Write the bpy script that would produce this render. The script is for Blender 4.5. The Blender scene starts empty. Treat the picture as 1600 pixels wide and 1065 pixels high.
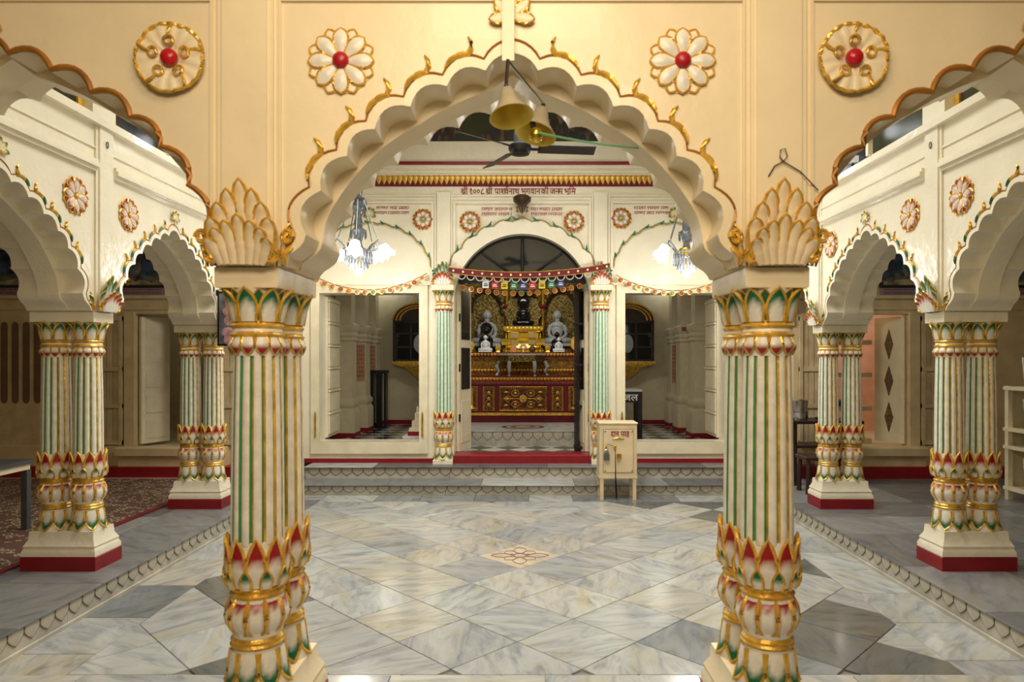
import bpy, bmesh, math, random
from mathutils import Vector, Matrix, Euler
from mathutils.geometry import tessellate_polygon
random.seed(7)
sc = bpy.context.scene
C = sc.collection
PI = math.pi

# ------------------------------------------------------------------ camera
cam_d = bpy.data.cameras.new('camera')
cam = bpy.data.objects.new('camera', cam_d)
C.objects.link(cam)
cam.location = (0.05, 0.0, 1.60)
cam.rotation_euler = (PI / 2, 0, 0)
cam_d.sensor_width = 36
cam_d.lens = 24.0
cam_d.shift_x = -22 / 1600
cam_d.shift_y = 27.5 / 1600
cam_d.clip_start = 0.02
cam_d.dof.use_dof = True
cam_d.dof.focus_distance = 8.3
cam_d.dof.aperture_fstop = 3.5
sc.camera = cam

# ------------------------------------------------------------------ world, exposure
w = bpy.data.worlds.new('world')
sc.world = w
w.use_nodes = True
w.node_tree.nodes['Background'].inputs[0].default_value = (0.75, 0.82, 0.9, 1)
w.node_tree.nodes['Background'].inputs[1].default_value = 0.05
sc.view_settings.view_transform = 'Standard'
sc.view_settings.look = 'None'
sc.view_settings.gamma = 1
sc.view_settings.exposure = 0.42
sc.view_settings.use_curve_mapping = False


def area(name, loc, rot, sx, sy, power, col, spread=180):
    l = bpy.data.lights.new(name, 'AREA')
    l.shape = 'RECTANGLE'
    l.size = sx
    l.size_y = sy
    l.energy = power
    l.color = col
    l.spread = math.radians(spread)
    o = bpy.data.objects.new(name, l)
    o.location = loc
    o.rotation_euler = rot
    C.objects.link(o)
    return o


def point(name, loc, power, col, r=0.05):
    l = bpy.data.lights.new(name, 'POINT')
    l.energy = power
    l.color = col
    l.shadow_soft_size = r
    o = bpy.data.objects.new(name, l)
    o.location = loc
    C.objects.link(o)
    return o


area('courtyard_skylight', (0, 5.2, 5.3), (0, 0, 0), 2.6, 2.6, 130, (1.0, 0.985, 0.93), 145)
area('porch_ceiling_lamp', (0, -0.2, 3.2), (math.radians(48), 0, 0), 1.6, 0.8, 42, (1.0, 0.84, 0.63))
area('porch_arch_lamp', (0, 1.25, 3.45), (math.radians(30), 0, 0), 0.9, 0.4, 9.5, (1.0, 0.80, 0.54))
area('hall_ceiling_fill', (0, 11.0, 3.85), (0, 0, 0), 5.0, 1.2, 2.6, (1.0, 0.95, 0.8))  # unseen dim fill added under the hall ceiling
area('sanctum_lamp', (0, 10.6, 3.3), (math.radians(35), 0, 0), 1.2, 0.5, 20, (1.0, 0.95, 0.84))
area('aisle_fill_carpet', (-4.6, 6.2, 3.1), (0, 0, 0), 0.3, 1.2, 7.5, (1.0, 0.86, 0.6))  # added fill without a fixture, lifts the carpet aisle
area('aisle_fill_rack', (4.6, 6.2, 3.1), (0, 0, 0), 0.3, 1.2, 9, (1.0, 0.93, 0.75))  # added fill without a fixture, lifts the rack aisle


# ------------------------------------------------------------------ colours and materials
def L(c):
    c /= 255
    return c / 12.92 if c <= 0.04045 else ((c + 0.055) / 1.055) ** 2.4


def rgb(r, g, b):
    return (L(r), L(g), L(b), 1)


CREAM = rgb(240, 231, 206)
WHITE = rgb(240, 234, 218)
RED = rgb(158, 22, 30)
DRED = rgb(118, 12, 24)
GREEN = rgb(16, 104, 68)
PGREEN = rgb(150, 190, 150)
GOLDC = rgb(222, 168, 56)
PINK = rgb(222, 170, 165)
BLACK = rgb(22, 22, 26)


def mat(name, col, rough=0.5, metal=0.0, var=0.06, vscale=6.0, bump=0.0, bscale=30.0, spec=0.5, emit=None, es=0, coat=0.0, alpha=None, trans=0.0):
    m = bpy.data.materials.new(name)
    m.use_nodes = True
    nt = m.node_tree
    b = nt.nodes['Principled BSDF']
    b.inputs['Roughness'].default_value = rough
    b.inputs['Metallic'].default_value = metal
    b.inputs['Specular IOR Level'].default_value = spec
    b.inputs['Coat Weight'].default_value = coat
    b.inputs['Transmission Weight'].default_value = trans
    b.inputs['Base Color'].default_value = col
    tc = nt.nodes.new('ShaderNodeTexCoord')
    if var > 0:
        n = nt.nodes.new('ShaderNodeTexNoise')
        n.inputs['Scale'].default_value = vscale
        n.inputs['Detail'].default_value = 5
        nt.links.new(tc.outputs['Object'], n.inputs['Vector'])
        r = nt.nodes.new('ShaderNodeValToRGB')
        r.color_ramp.elements[0].position = 0.3
        r.color_ramp.elements[1].position = 0.7
        r.color_ramp.elements[0].color = [max(0, x * (1 - 2.2 * var)) for x in col[:3]] + [1]
        r.color_ramp.elements[1].color = [min(1, x * (1 + var)) for x in col[:3]] + [1]
        nt.links.new(n.outputs['Fac'], r.inputs['Fac'])
        nt.links.new(r.outputs['Color'], b.inputs['Base Color'])
    if bump > 0:
        n2 = nt.nodes.new('ShaderNodeTexNoise')
        n2.inputs['Scale'].default_value = bscale
        n2.inputs['Detail'].default_value = 3
        nt.links.new(tc.outputs['Object'], n2.inputs['Vector'])
        bp = nt.nodes.new('ShaderNodeBump')
        bp.inputs['Strength'].default_value = bump
        bp.inputs['Distance'].default_value = 0.02
        nt.links.new(n2.outputs['Fac'], bp.inputs['Height'])
        nt.links.new(bp.outputs['Normal'], b.inputs['Normal'])
    if emit:
        b.inputs['Emission Color'].default_value = emit
        b.inputs['Emission Strength'].default_value = es
    return m


def vc_mat(name, rough=0.35, metal=0.0):
    m = mat(name, WHITE, rough, metal, var=0)
    nt = m.node_tree
    b = nt.nodes['Principled BSDF']
    a = nt.nodes.new('ShaderNodeAttribute')
    a.attribute_name = 'Col'
    n = nt.nodes.new('ShaderNodeTexNoise')
    n.inputs['Scale'].default_value = 25
    n.inputs['Detail'].default_value = 4
    tc = nt.nodes.new('ShaderNodeTexCoord')
    nt.links.new(tc.outputs['Object'], n.inputs['Vector'])
    r = nt.nodes.new('ShaderNodeMapRange')
    r.inputs['From Min'].default_value = 0.3
    r.inputs['From Max'].default_value = 0.7
    r.inputs['To Min'].default_value = 0.84
    r.inputs['To Max'].default_value = 1.04
    nt.links.new(n.outputs['Fac'], r.inputs['Value'])
    mx = nt.nodes.new('ShaderNodeVectorMath')
    mx.operation = 'SCALE'
    nt.links.new(a.outputs['Color'], mx.inputs[0])
    nt.links.new(r.outputs['Result'], mx.inputs['Scale'])
    nt.links.new(mx.outputs['Vector'], b.inputs['Base Color'])
    return m


def marble_mat(name, rough=0.12, dark=0.0):
    """streaky marble; tint from the object's own colour, pattern shifted per object"""
    m = mat(name, WHITE, rough, 0, var=0)
    nt = m.node_tree
    b = nt.nodes['Principled BSDF']
    oi = nt.nodes.new('ShaderNodeObjectInfo')
    tc = nt.nodes.new('ShaderNodeTexCoord')
    ro = nt.nodes.new('ShaderNodeVectorRotate')
    ro.rotation_type = 'Z_AXIS'
    mu = nt.nodes.new('ShaderNodeMath')
    mu.operation = 'MULTIPLY'
    mu.inputs[1].default_value = 3.2
    nt.links.new(oi.outputs['Random'], mu.inputs[0])
    nt.links.new(mu.outputs[0], ro.inputs['Angle'])
    nt.links.new(tc.outputs['Object'], ro.inputs['Vector'])
    ad = nt.nodes.new('ShaderNodeVectorMath')
    ad.operation = 'MULTIPLY_ADD'
    ad.inputs[1].default_value = (1.0, 3.2, 1.0)
    cr = nt.nodes.new('ShaderNodeCombineXYZ')
    mu2 = nt.nodes.new('ShaderNodeMath')
    mu2.operation = 'MULTIPLY'
    mu2.inputs[1].default_value = 97.0
    nt.links.new(oi.outputs['Random'], mu2.inputs[0])
    nt.links.new(mu2.outputs[0], cr.inputs[0])
    nt.links.new(mu2.outputs[0], cr.inputs[1])
    nt.links.new(ro.outputs['Vector'], ad.inputs[0])
    nt.links.new(cr.outputs[0], ad.inputs[2])
    n = nt.nodes.new('ShaderNodeTexNoise')
    n.inputs['Scale'].default_value = 3.4
    n.inputs['Detail'].default_value = 9
    n.inputs['Roughness'].default_value = 0.62
    n.inputs['Distortion'].default_value = 0.9
    nt.links.new(ad.outputs['Vector'], n.inputs['Vector'])
    r = nt.nodes.new('ShaderNodeValToRGB')
    e = r.color_ramp.elements
    e[0].position = 0.30
    e[0].color = (0.53, 0.545, 0.56, 1)
    e[1].position = 0.62
    e[1].color = (1, 1, 1, 1)
    x = e.new(0.47)
    x.color = (0.845, 0.855, 0.86, 1)
    x = e.new(0.54)
    x.color = (0.96, 0.94, 0.88, 1)
    nt.links.new(n.outputs['Fac'], r.inputs['Fac'])
    mx = nt.nodes.new('ShaderNodeMix')
    mx.data_type = 'RGBA'
    mx.blend_type = 'MULTIPLY'
    mx.inputs['Factor'].default_value = 1
    nt.links.new(r.outputs['Color'], mx.inputs['A'])
    nt.links.new(oi.outputs['Color'], mx.inputs['B'])
    n4 = nt.nodes.new('ShaderNodeTexNoise')
    n4.inputs['Scale'].default_value = 2.1
    n4.inputs['Detail'].default_value = 4
    nt.links.new(ad.outputs['Vector'], n4.inputs['Vector'])
    r4 = nt.nodes.new('ShaderNodeValToRGB')
    r4.color_ramp.elements[0].position = 0.50
    r4.color_ramp.elements[0].color = (1, 1, 1, 1)
    r4.color_ramp.elements[1].position = 0.68
    r4.color_ramp.elements[1].color = (0.98, 0.92, 0.78, 1)
    nt.links.new(n4.outputs['Fac'], r4.inputs['Fac'])
    mx4 = nt.nodes.new('ShaderNodeMix')
    mx4.data_type = 'RGBA'
    mx4.blend_type = 'MULTIPLY'
    mx4.inputs['Factor'].default_value = 1
    nt.links.new(mx.outputs['Result'], mx4.inputs['A'])
    nt.links.new(r4.outputs['Color'], mx4.inputs['B'])
    nt.links.new(mx4.outputs['Result'], b.inputs['Base Color'])
    n2 = nt.nodes.new('ShaderNodeTexNoise')
    n2.inputs['Scale'].default_value = 3.5
    nt.links.new(tc.outputs['Object'], n2.inputs['Vector'])
    rr = nt.nodes.new('ShaderNodeMapRange')
    rr.inputs['To Min'].default_value = rough * 0.7
    rr.inputs['To Max'].default_value = rough * 1.8
    nt.links.new(n2.outputs['Fac'], rr.inputs['Value'])
    nt.links.new(rr.outputs['Result'], b.inputs['Roughness'])
    return m


def mural_mat(name, cols, scale=9.0):
    """painted crowd scene: speckled figures between dark ground and green hills"""
    m = mat(name, WHITE, 0.35, 0, var=0)
    nt = m.node_tree
    b = nt.nodes['Principled BSDF']
    tc = nt.nodes.new('ShaderNodeTexCoord')
    vo = nt.nodes.new('ShaderNodeTexVoronoi')
    vo.inputs['Scale'].default_value = scale
    mp = nt.nodes.new('ShaderNodeMapping')
    mp.inputs['Scale'].default_value = (1.6, 1.6, 0.8)
    nt.links.new(tc.outputs['Object'], mp.inputs['Vector'])
    nt.links.new(mp.outputs['Vector'], vo.inputs['Vector'])
    sp = nt.nodes.new('ShaderNodeSeparateColor')
    nt.links.new(vo.outputs['Color'], sp.inputs['Color'])
    r = nt.nodes.new('ShaderNodeValToRGB')
    r.color_ramp.interpolation = 'CONSTANT'
    e = r.color_ramp.elements
    e[0].color = cols[0]
    e[1].position = 1.0 / len(cols)
    e[1].color = cols[1]
    for i, c in enumerate(cols[2:]):
        x = e.new((i + 2) / len(cols))
        x.color = c
    nt.links.new(sp.outputs['Red'], r.inputs['Fac'])
    n = nt.nodes.new('ShaderNodeTexNoise')
    n.inputs['Scale'].default_value = 1.6
    n.inputs['Detail'].default_value = 6
    nt.links.new(tc.outputs['Object'], n.inputs['Vector'])
    g = nt.nodes.new('ShaderNodeValToRGB')
    ge = g.color_ramp.elements
    ge[0].position = 0.35
    ge[0].color = rgb(30, 26, 20)
    ge[1].position = 0.7
    ge[1].color = rgb(62, 66, 34)
    nt.links.new(n.outputs['Fac'], g.inputs['Fac'])
    n3 = nt.nodes.new('ShaderNodeTexNoise')
    n3.inputs['Scale'].default_value = 2.3
    nt.links.new(tc.outputs['Object'], n3.inputs['Vector'])
    st = nt.nodes.new('ShaderNodeMapRange')
    st.inputs['From Min'].default_value = 0.46
    st.inputs['From Max'].default_value = 0.54
    nt.links.new(n3.outputs['Fac'], st.inputs['Value'])
    mx = nt.nodes.new('ShaderNodeMix')
    mx.data_type = 'RGBA'
    nt.links.new(st.outputs['Result'], mx.inputs['Factor'])
    nt.links.new(g.outputs['Color'], mx.inputs['A'])
    nt.links.new(r.outputs['Color'], mx.inputs['B'])
    nt.links.new(mx.outputs['Result'], b.inputs['Base Color'])
    return m


M = {}
M['wall'] = mat('cream_enamel_paint', CREAM, 0.27, var=0.035, vscale=3, bump=0.30, bscale=15, coat=0.3)
M['wallf'] = mat('warm_lit_cream_enamel', rgb(240, 222, 184), 0.34, var=0.035, vscale=3, bump=0.16, bscale=12, coat=0.1)  # the same cream paint with warm porch light put into its colour
M['wood'] = mat('cream_painted_wood', rgb(232, 220, 188), 0.38, var=0.05, bump=0.08)
M['shutter'] = mat('old_tan_painted_wood', rgb(200, 178, 138), 0.5, var=0.10, bump=0.1)
M['hall'] = mat('hall_cream_paint', rgb(214, 202, 168), 0.4, var=0.05, bump=0.1, bscale=10)
M['red'] = mat('red_oxide_paint', rgb(140, 20, 30), 0.35, var=0.10, vscale=9)
M['gold'] = mat('gold_paint', rgb(236, 186, 72), 0.30, metal=0.40, var=0.20, vscale=22, bump=0.2, bscale=60)
M['brass'] = mat('brass', rgb(222, 186, 70), 0.22, metal=0.9, var=0.12, vscale=14)
M['vc'] = vc_mat('painted_relief', 0.33)
M['vcgold'] = vc_mat('gilded_relief', 0.32, 0.5)
M['marble'] = marble_mat('marble', 0.13)
M['marble2'] = marble_mat('honed_marble', 0.28)
M['grout'] = mat('grey_grout', rgb(128, 126, 120), 0.7)
M['black'] = mat('black_paint', BLACK, 0.35, var=0.0)
M['iron'] = mat('dark_iron', rgb(30, 26, 24), 0.45, metal=0.3, var=0.1)
M['steel'] = mat('steel', rgb(200, 200, 198), 0.2, metal=1.0, var=0.05)
M['grey_metal'] = mat('grey_metal', rgb(105, 108, 112), 0.35, metal=0.6)
M['dwood'] = mat('dark_brown_wood', rgb(52, 34, 24), 0.4, var=0.2, bump=0.1)
M['wblack'] = mat('black_stone', rgb(18, 18, 22), 0.14, var=0)
M['gstone'] = mat('grey_stone', rgb(165, 168, 168), 0.28, var=0.08, vscale=12)
M['wstone'] = mat('white_stone', rgb(225, 226, 228), 0.25, var=0.03)
M['bulb'] = mat('lit_bulb_glass', (1, 1, 1, 1), 0.3, var=0, emit=(0.92, 0.97, 1, 1), es=9)
M['glow'] = mat('lit_frosted_glass', (1, 1, 1, 1), 0.3, var=0, emit=(1.0, 0.97, 0.9, 1), es=1.7)
M['frost'] = mat('frosted_glass_shade', rgb(190, 192, 190), 0.2, var=0.05)
M['crystal'] = mat('smoky_crystal', rgb(120, 124, 128), 0.08, metal=0.25, var=0.2, vscale=40)
M['print'] = mat('red_lettering', rgb(150, 24, 28), 0.5, var=0)
M['printw'] = mat('white_lettering', rgb(240, 240, 240), 0.5, var=0)
M['printb'] = mat('brown_lettering', rgb(158, 84, 60), 0.6, var=0)
M['fabric'] = mat('maroon_cloth', rgb(112, 16, 32), 0.7, var=0.1)
M['ceil'] = mat('ceiling_paint', rgb(206, 202, 186), 0.6)
M['glassdark'] = mat('dark_glass', rgb(26, 28, 30), 0.06, var=0.3, vscale=3, spec=0.8)
M['mural'] = mural_mat('mural_paint', [rgb(88, 50, 40), rgb(110, 84, 62), rgb(48, 54, 34), rgb(72, 28, 24), rgb(42, 46, 66), rgb(108, 98, 84), rgb(44, 40, 24)], 14)
M['mural2'] = mural_mat('mural_paint_blue', [rgb(26, 32, 50), rgb(34, 36, 42), rgb(28, 40, 34), rgb(54, 34, 28), rgb(46, 50, 60), rgb(20, 22, 28)], 7)
M['brick'] = mat('red_brick', rgb(150, 86, 62), 0.8, var=0.15)
M['pink'] = mat('salmon_wall_paint', rgb(236, 184, 162), 0.6)
M['rope'] = mat('green_nylon_rope', rgb(110, 175, 130), 0.6)


# ------------------------------------------------------------------ mesh builder
class MB:
    def __init__(s):
        s.v, s.f, s.m, s.c = [], [], [], []

    def add(s, vs, fs, m=0, c=None):
        o = len(s.v)
        s.v += [tuple(p) for p in vs]
        pv = isinstance(c, list)
        for i, f in enumerate(fs):
            s.f.append([o + k for k in f])
            s.m.append(m[i] if isinstance(m, list) else m)
            s.c.append([c[k] for k in f] if pv else [c or WHITE] * len(f))
        return s

    def box(s, x0, x1, y0, y1, z0, z1, m=0, c=None):
        vs = [(x, y, z) for z in (z0, z1) for y in (y0, y1) for x in (x0, x1)]
        fs = [(0, 2, 3, 1), (4, 5, 7, 6), (0, 1, 5, 4), (2, 6, 7, 3), (0, 4, 6, 2), (1, 3, 7, 5)]
        return s.add(vs, fs, m, c)

    def cbox(s, cx, cy, cz, hx, hy, hz, m=0, c=None):
        return s.box(cx - hx, cx + hx, cy - hy, cy + hy, cz - hz, cz + hz, m, c)

    def bbox(s, x0, x1, y0, y1, z0, z1, b=0.006, m=0, c=None):
        """box with its top edges chamfered"""
        cx, cy, hx, hy = (x0 + x1) / 2, (y0 + y1) / 2, (x1 - x0) / 2, (y1 - y0) / 2
        return s.stack([(hx, hy, z0), (hx, hy, z1 - b), (hx - b, hy - b, z1)], cx, cy, m, c)

    def stack(s, prof, cx=0, cy=0, m=0, c=None):
        vs, fs, ms = [], [], []
        for p in prof:
            hx, hy, z = p[:3]
            vs += [(cx - hx, cy - hy, z), (cx + hx, cy - hy, z), (cx + hx, cy + hy, z), (cx - hx, cy + hy, z)]
        for i in range(len(prof) - 1):
            mm = prof[i][3] if len(prof[i]) > 3 else m
            for k in range(4):
                a, b = i * 4 + k, i * 4 + (k + 1) % 4
                fs.append((a, b, b + 4, a + 4))
                ms.append(mm)
        n = (len(prof) - 1) * 4
        fs += [(3, 2, 1, 0), (n, n + 1, n + 2, n + 3)]
        ms += [m, m]
        return s.add(vs, fs, ms, c)

    def lathe(s, prof, seg=16, cx=0, cy=0, m=0, c=None, arc=(0, 2 * PI), cap=True):
        """prof: (r, z[, material[, colour]]) from the bottom up"""
        full = abs(arc[1] - arc[0] - 2 * PI) < 1e-6
        n = seg if full else seg + 1
        vs, fs, ms, cs = [], [], [], []
        for p in prof:
            for k in range(n):
                a = arc[0] + (arc[1] - arc[0]) * k / seg
                vs.append((cx + p[0] * math.cos(a), cy + p[0] * math.sin(a), p[1]))
        o = len(s.v)
        s.v += vs
        for i in range(len(prof) - 1):
            mm = prof[i][2] if len(prof[i]) > 2 else m
            cc = prof[i][3] if len(prof[i]) > 3 else (c or WHITE)
            for k in range(seg):
                a, b = i * n + k, i * n + (k + 1) % n
                s.f.append([o + a, o + b, o + b + n, o + a + n])
                s.m.append(mm)
                s.c.append([cc] * 4)
        if cap and full:
            for i, rev in ((0, True), (len(prof) - 1, False)):
                if prof[i][0] > 1e-4:
                    f = [o + i * n + k for k in range(n)]
                    s.f.append(f[::-1] if rev else f)
                    s.m.append(prof[i][2] if len(prof[i]) > 2 else m)
                    s.c.append([prof[i][3] if len(prof[i]) > 3 else (c or WHITE)] * n)
        return s

    def tube(s, path, r, seg=6, m=0, c=None, closed=False):
        P = [Vector(p) for p in path]
        n = len(P)
        rr = r if isinstance(r, (list, tuple)) else [r] * n
        vs, fs = [], []
        up = Vector((0, 0, 1))
        for i in range(n):
            if closed:
                t = P[(i + 1) % n] - P[i - 1]
            else:
                t = P[min(i + 1, n - 1)] - P[max(i - 1, 0)]
            if t.length < 1e-9:
                t = Vector((1, 0, 0))
            t.normalize()
            a = t.cross(up)
            if a.length < 0.2:
                a = t.cross(Vector((0, 1, 0)))
            a.normalize()
            b = a.cross(t)
            for k in range(seg):
                q = 2 * PI * k / seg
                vs.append(P[i] + (a * math.cos(q) + b * math.sin(q)) * rr[i])
        for i in range(n if closed else n - 1):
            j = (i + 1) % n
            for k in range(seg):
                l = (k + 1) % seg
                fs.append((i * seg + k, i * seg + l, j * seg + l, j * seg + k))
        if not closed:
            fs.append(tuple(range(seg)))
            fs.append(tuple((n - 1) * seg + k for k in reversed(range(seg))))
        return s.add(vs, fs, m, c)

    def prism(s, poly, y0, y1, m=0, c=None, holes=(), side_m=None):
        """poly and holes are (x, z) outlines, extruded from y0 to y1"""
        loops = [list(poly)] + [list(h) for h in holes]
        tris = tessellate_polygon([[Vector((p[0], p[1], 0)) for p in lp] for lp in loops])
        flat = [p for lp in loops for p in lp]
        n = len(flat)
        vs = [(p[0], y0, p[1]) for p in flat] + [(p[0], y1, p[1]) for p in flat]
        fs, ms = [], []
        for t in tris:
            a, b, d = (flat[k] for k in t)
            ccw = (b[0] - a[0]) * (d[1] - a[1]) - (b[1] - a[1]) * (d[0] - a[0]) > 0
            t = tuple(t) if ccw else tuple(reversed(t))
            fs.append(t)
            fs.append(tuple(k + n for k in reversed(t)))
            ms += [m, m]
        o = 0
        for li, lp in enumerate(loops):
            k = len(lp)
            ar = sum(lp[i][0] * lp[(i + 1) % k][1] - lp[(i + 1) % k][0] * lp[i][1] for i in range(k))
            fwd = (ar > 0) == (li == 0)
            for i in range(k):
                a, b = o + i, o + (i + 1) % k
                fs.append((b, a, a + n, b + n) if fwd else (a, b, b + n, a + n))
                ms.append(m if side_m is None else side_m)
            o += k
        return s.add(vs, fs, ms, c)

    def ball(s, cx, cy, cz, rx, ry=None, rz=None, seg=12, rings=8, m=0, c=None):
        ry = ry or rx
        rz = rz or rx
        vs, fs = [], []
        for i in range(rings + 1):
            th = PI * i / rings
            for k in range(seg):
                a = 2 * PI * k / seg
                vs.append((cx + rx * math.sin(th) * math.cos(a), cy + ry * math.sin(th) * math.sin(a), cz - rz * math.cos(th)))
        for i in range(rings):
            for k in range(seg):
                l = (k + 1) % seg
                fs.append((i * seg + k, i * seg + l, (i + 1) * seg + l, (i + 1) * seg + k))
        return s.add(vs, fs, m, c)

    def mesh(s, name, mats, smooth=True):
        me = bpy.data.meshes.new(name)
        me.from_pydata(s.v, [], s.f)
        if not isinstance(mats, (list, tuple)):
            mats = [mats]
        for x in mats:
            me.materials.append(M[x] if isinstance(x, str) else x)
        me.polygons.foreach_set('material_index', s.m)
        at = me.color_attributes.new('Col', 'FLOAT_COLOR', 'CORNER')
        fl = []
        for f in s.c:
            for q in f:
                fl += list(q[:3]) + [1.0]
        at.data.foreach_set('color', fl)
        if smooth:
            me.polygons.foreach_set('use_smooth', [True] * len(s.f))
            me.set_sharp_from_angle(angle=math.radians(38))
        me.validate()
        me.update()
        return me

    def obj(s, name, mats, parent=None, loc=(0, 0, 0), rot=(0, 0, 0), smooth=True, scale=None):
        return inst(name, s.mesh(name, mats, smooth), parent, loc, rot, scale)


def inst(name, me, parent=None, loc=(0, 0, 0), rot=(0, 0, 0), scale=None):
    o = bpy.data.objects.new(name, me)
    C.objects.link(o)
    o.parent = parent
    o.location = loc
    o.rotation_euler = rot
    if scale is not None:
        o.scale = scale if isinstance(scale, (tuple, list)) else (scale,) * 3
    return o


def empty(name, loc=(0, 0, 0), rz=0.0, parent=None):
    o = bpy.data.objects.new(name, None)
    C.objects.link(o)
    o.location = loc
    o.rotation_euler = (0, 0, rz)
    o.parent = parent
    o.empty_display_size = 0.1
    return o


def tag(o, label, cat, group=None):
    o['label'] = label
    o['category'] = cat
    if group:
        o['group'] = group
    return o


def struct(o):
    o['kind'] = 'structure'
    return o


def copy_tree(o, parent=None):
    c = o.copy()
    C.objects.link(c)
    c.parent = parent
    for ch in list(o.children):
        copy_tree(ch, c)
    return c


def lerp(a, b, t):
    return tuple(a[i] + (b[i] - a[i]) * t for i in range(len(a)))


def interp(tab, t):
    for i in range(len(tab) - 1):
        if t <= tab[i + 1][0]:
            q = (t - tab[i][0]) / max(1e-9, tab[i + 1][0] - tab[i][0])
            return tab[i][1] + (tab[i + 1][1] - tab[i][1]) * q
    return tab[-1][1]


def petal(w, h, lean, bulge, colf, tip=0.5, sharp=1.8, rim=0.004, k=8, n=4, down=False, neck=0.8, rim0=0.0, blunt=1.0):
    """a relief petal: x across, z along, -y outwards; slot 0 painted, slot 1 gilded rim"""
    b = MB()
    sg = -1 if down else 1
    vs, cs, fs = [], [], []
    edge_l, edge_r = [], []
    for i in range(k + 1):
        t = i / k
        x = max(0, (t - tip) / (1 - tip))
        sh = (neck + (1 - neck) * math.sin(PI / 2 * min(1, t / tip))) * max(0.0, 1 - x ** sharp) ** blunt
        hw = w / 2 * sh
        y0 = interp(lean, t)
        for j in range(n + 1):
            q = -1 + 2 * j / n
            y = -(y0 + bulge * (1 - q * q) * math.sin(PI * (0.12 + 0.8 * t)))
            vs.append((hw * q, y, sg * h * t))
            cs.append(colf(t, abs(q)))
        edge_l.append((-hw, -y0, sg * h * t))
        edge_r.append((hw, -y0, sg * h * t))
    for i in range(k):
        for j in range(n):
            a = i * (n + 1) + j
            f = (a, a + 1, a + n + 2, a + n + 1)
            fs.append(f if not down else f[::-1])
    b.add(vs, fs, 0, cs)
    if rim:
        i0 = int(rim0 * k)
        b.tube(edge_l[i0:] + edge_r[i0:][::-1][1:], rim, 4 if rim0 == 0 else 5, 1)
    return b

# ------------------------------------------------------------------ shared measures
P = 0.16            # height of the walkways round the courtyard
COLH = 1.69         # walkway to underside of abacus
Z0 = P + COLH + 0.075   # top of abacus = foot of the arches
S = 1.89            # bay
FY = 2.62           # front arcade
SX = 3.12           # side arcades
FAC = 8.73          # facade plane
FZ = 0.27           # facade platform

# ------------------------------------------------------------------ floor of the courtyard
floor = struct(empty('floor'))
MB().box(-2.72, 2.72, 3.0, 8.1, -0.12, -0.012).obj('floor_bed', 'grout', floor)
LIGHT = [rgb(190, 193, 193), rgb(181, 184, 185), rgb(196, 195, 190), rgb(172, 174, 176), rgb(188, 185, 177), rgb(184, 187, 187)]
DARK = [rgb(128, 133, 138), rgb(146, 150, 154), rgb(112, 114, 112)]
HD = 0.338          # half diagonal of a paving square
CY0 = 5.55
XB, Y0B, Y1B = 2.28, 3.46, 7.64    # inside of the border course


def clip(poly, ax, val, keep_less):
    out = []
    for i in range(len(poly)):
        a, b = poly[i], poly[(i + 1) % len(poly)]
        ia = (a[ax] <= val) == keep_less
        ib = (b[ax] <= val) == keep_less
        if ia:
            out.append(a)
        if ia != ib:
            t = (val - a[ax]) / (b[ax] - a[ax])
            out.append((a[0] + (b[0] - a[0]) * t, a[1] + (b[1] - a[1]) * t))
    return out


def slab(poly, name, col, parent, z=0.0, th=0.03, gap=0.004, material='marble'):
    cx = sum(p[0] for p in poly) / len(poly)
    cy = sum(p[1] for p in poly) / len(poly)
    q = []
    for p in poly:
        v = Vector((p[0] - cx, p[1] - cy))
        l = v.length
        v *= max(0.2, (l - gap) / l)
        q.append(v)
    b = MB()
    n = len(q)
    vs = [(v.x, v.y, -th) for v in q] + [(v.x, v.y, -0.002) for v in q] + [(v.x * 0.994, v.y * 0.994, 0) for v in q]
    fs = [tuple(range(2 * n, 3 * n))]
    for i in range(n):
        j = (i + 1) % n
        fs += [(i, j, j + n, i + n), (i + n, j + n, j + 2 * n, i + 2 * n)]
    b.add(vs, fs)
    o = b.obj(name, material, parent, (cx, cy, z), smooth=False)
    o.color = col
    return o


for i in range(-9, 10):
    for j in range(-9, 10):
        cx, cy = (i + j) * HD, CY0 + (i - j) * HD
        if abs(cx) > 3.2 or abs(cy - CY0) > 3.0:
            continue
        poly = [(cx - HD, cy), (cx, cy - HD), (cx + HD, cy), (cx, cy + HD)]
        ring = max(abs(i), abs(j))
        for ax, v, k in ((0, XB, True), (0, -XB, False), (1, Y1B, True), (1, Y0B, False)):
            if poly:
                poly = clip(poly, ax, v, k)
        if len(poly) < 3:
            continue
        ar = abs(sum(poly[a][0] * poly[(a + 1) % len(poly)][1] - poly[(a + 1) % len(poly)][0] * poly[a][1] for a in range(len(poly)))) / 2
        if ar < 0.004:
            continue
        if i == 0 and j == 0:
            col = rgb(214, 200, 180)
        elif ring <= 2:
            col = random.choice(LIGHT)
        elif ring == 3:
            col = random.choice(LIGHT * 3 + DARK[1:2])
        else:
            col = random.choice(LIGHT * 2 + DARK[1:2])
            if random.random() < 0.10:
                col = DARK[2]
        slab(poly, 'floor_tile', col, floor)
# border course along the kerbs and the steps
for sx in (-1, 1):
    y = 3.10
    while y < 8.0:
        y2 = min(8.0, y + random.choice([0.46, 0.52, 0.60]))
        slab([(sx * XB, y), (sx * 2.70, y), (sx * 2.70, y2), (sx * XB, y2)], 'border_tile', random.choice(LIGHT + DARK[:1]), floor)
        y = y2
for ya, yb in ((3.10, Y0B), (Y1B, 8.0)):
    x = -XB
    while x < XB - 0.01:
        x2 = min(XB, x + random.choice([0.5, 0.62, 0.7]))
        slab([(x, ya), (x2, ya), (x2, yb), (x, yb)], 'border_tile', random.choice(LIGHT[:2] + DARK[:2] if ya > 5 else LIGHT), floor)
        x = x2
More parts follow.
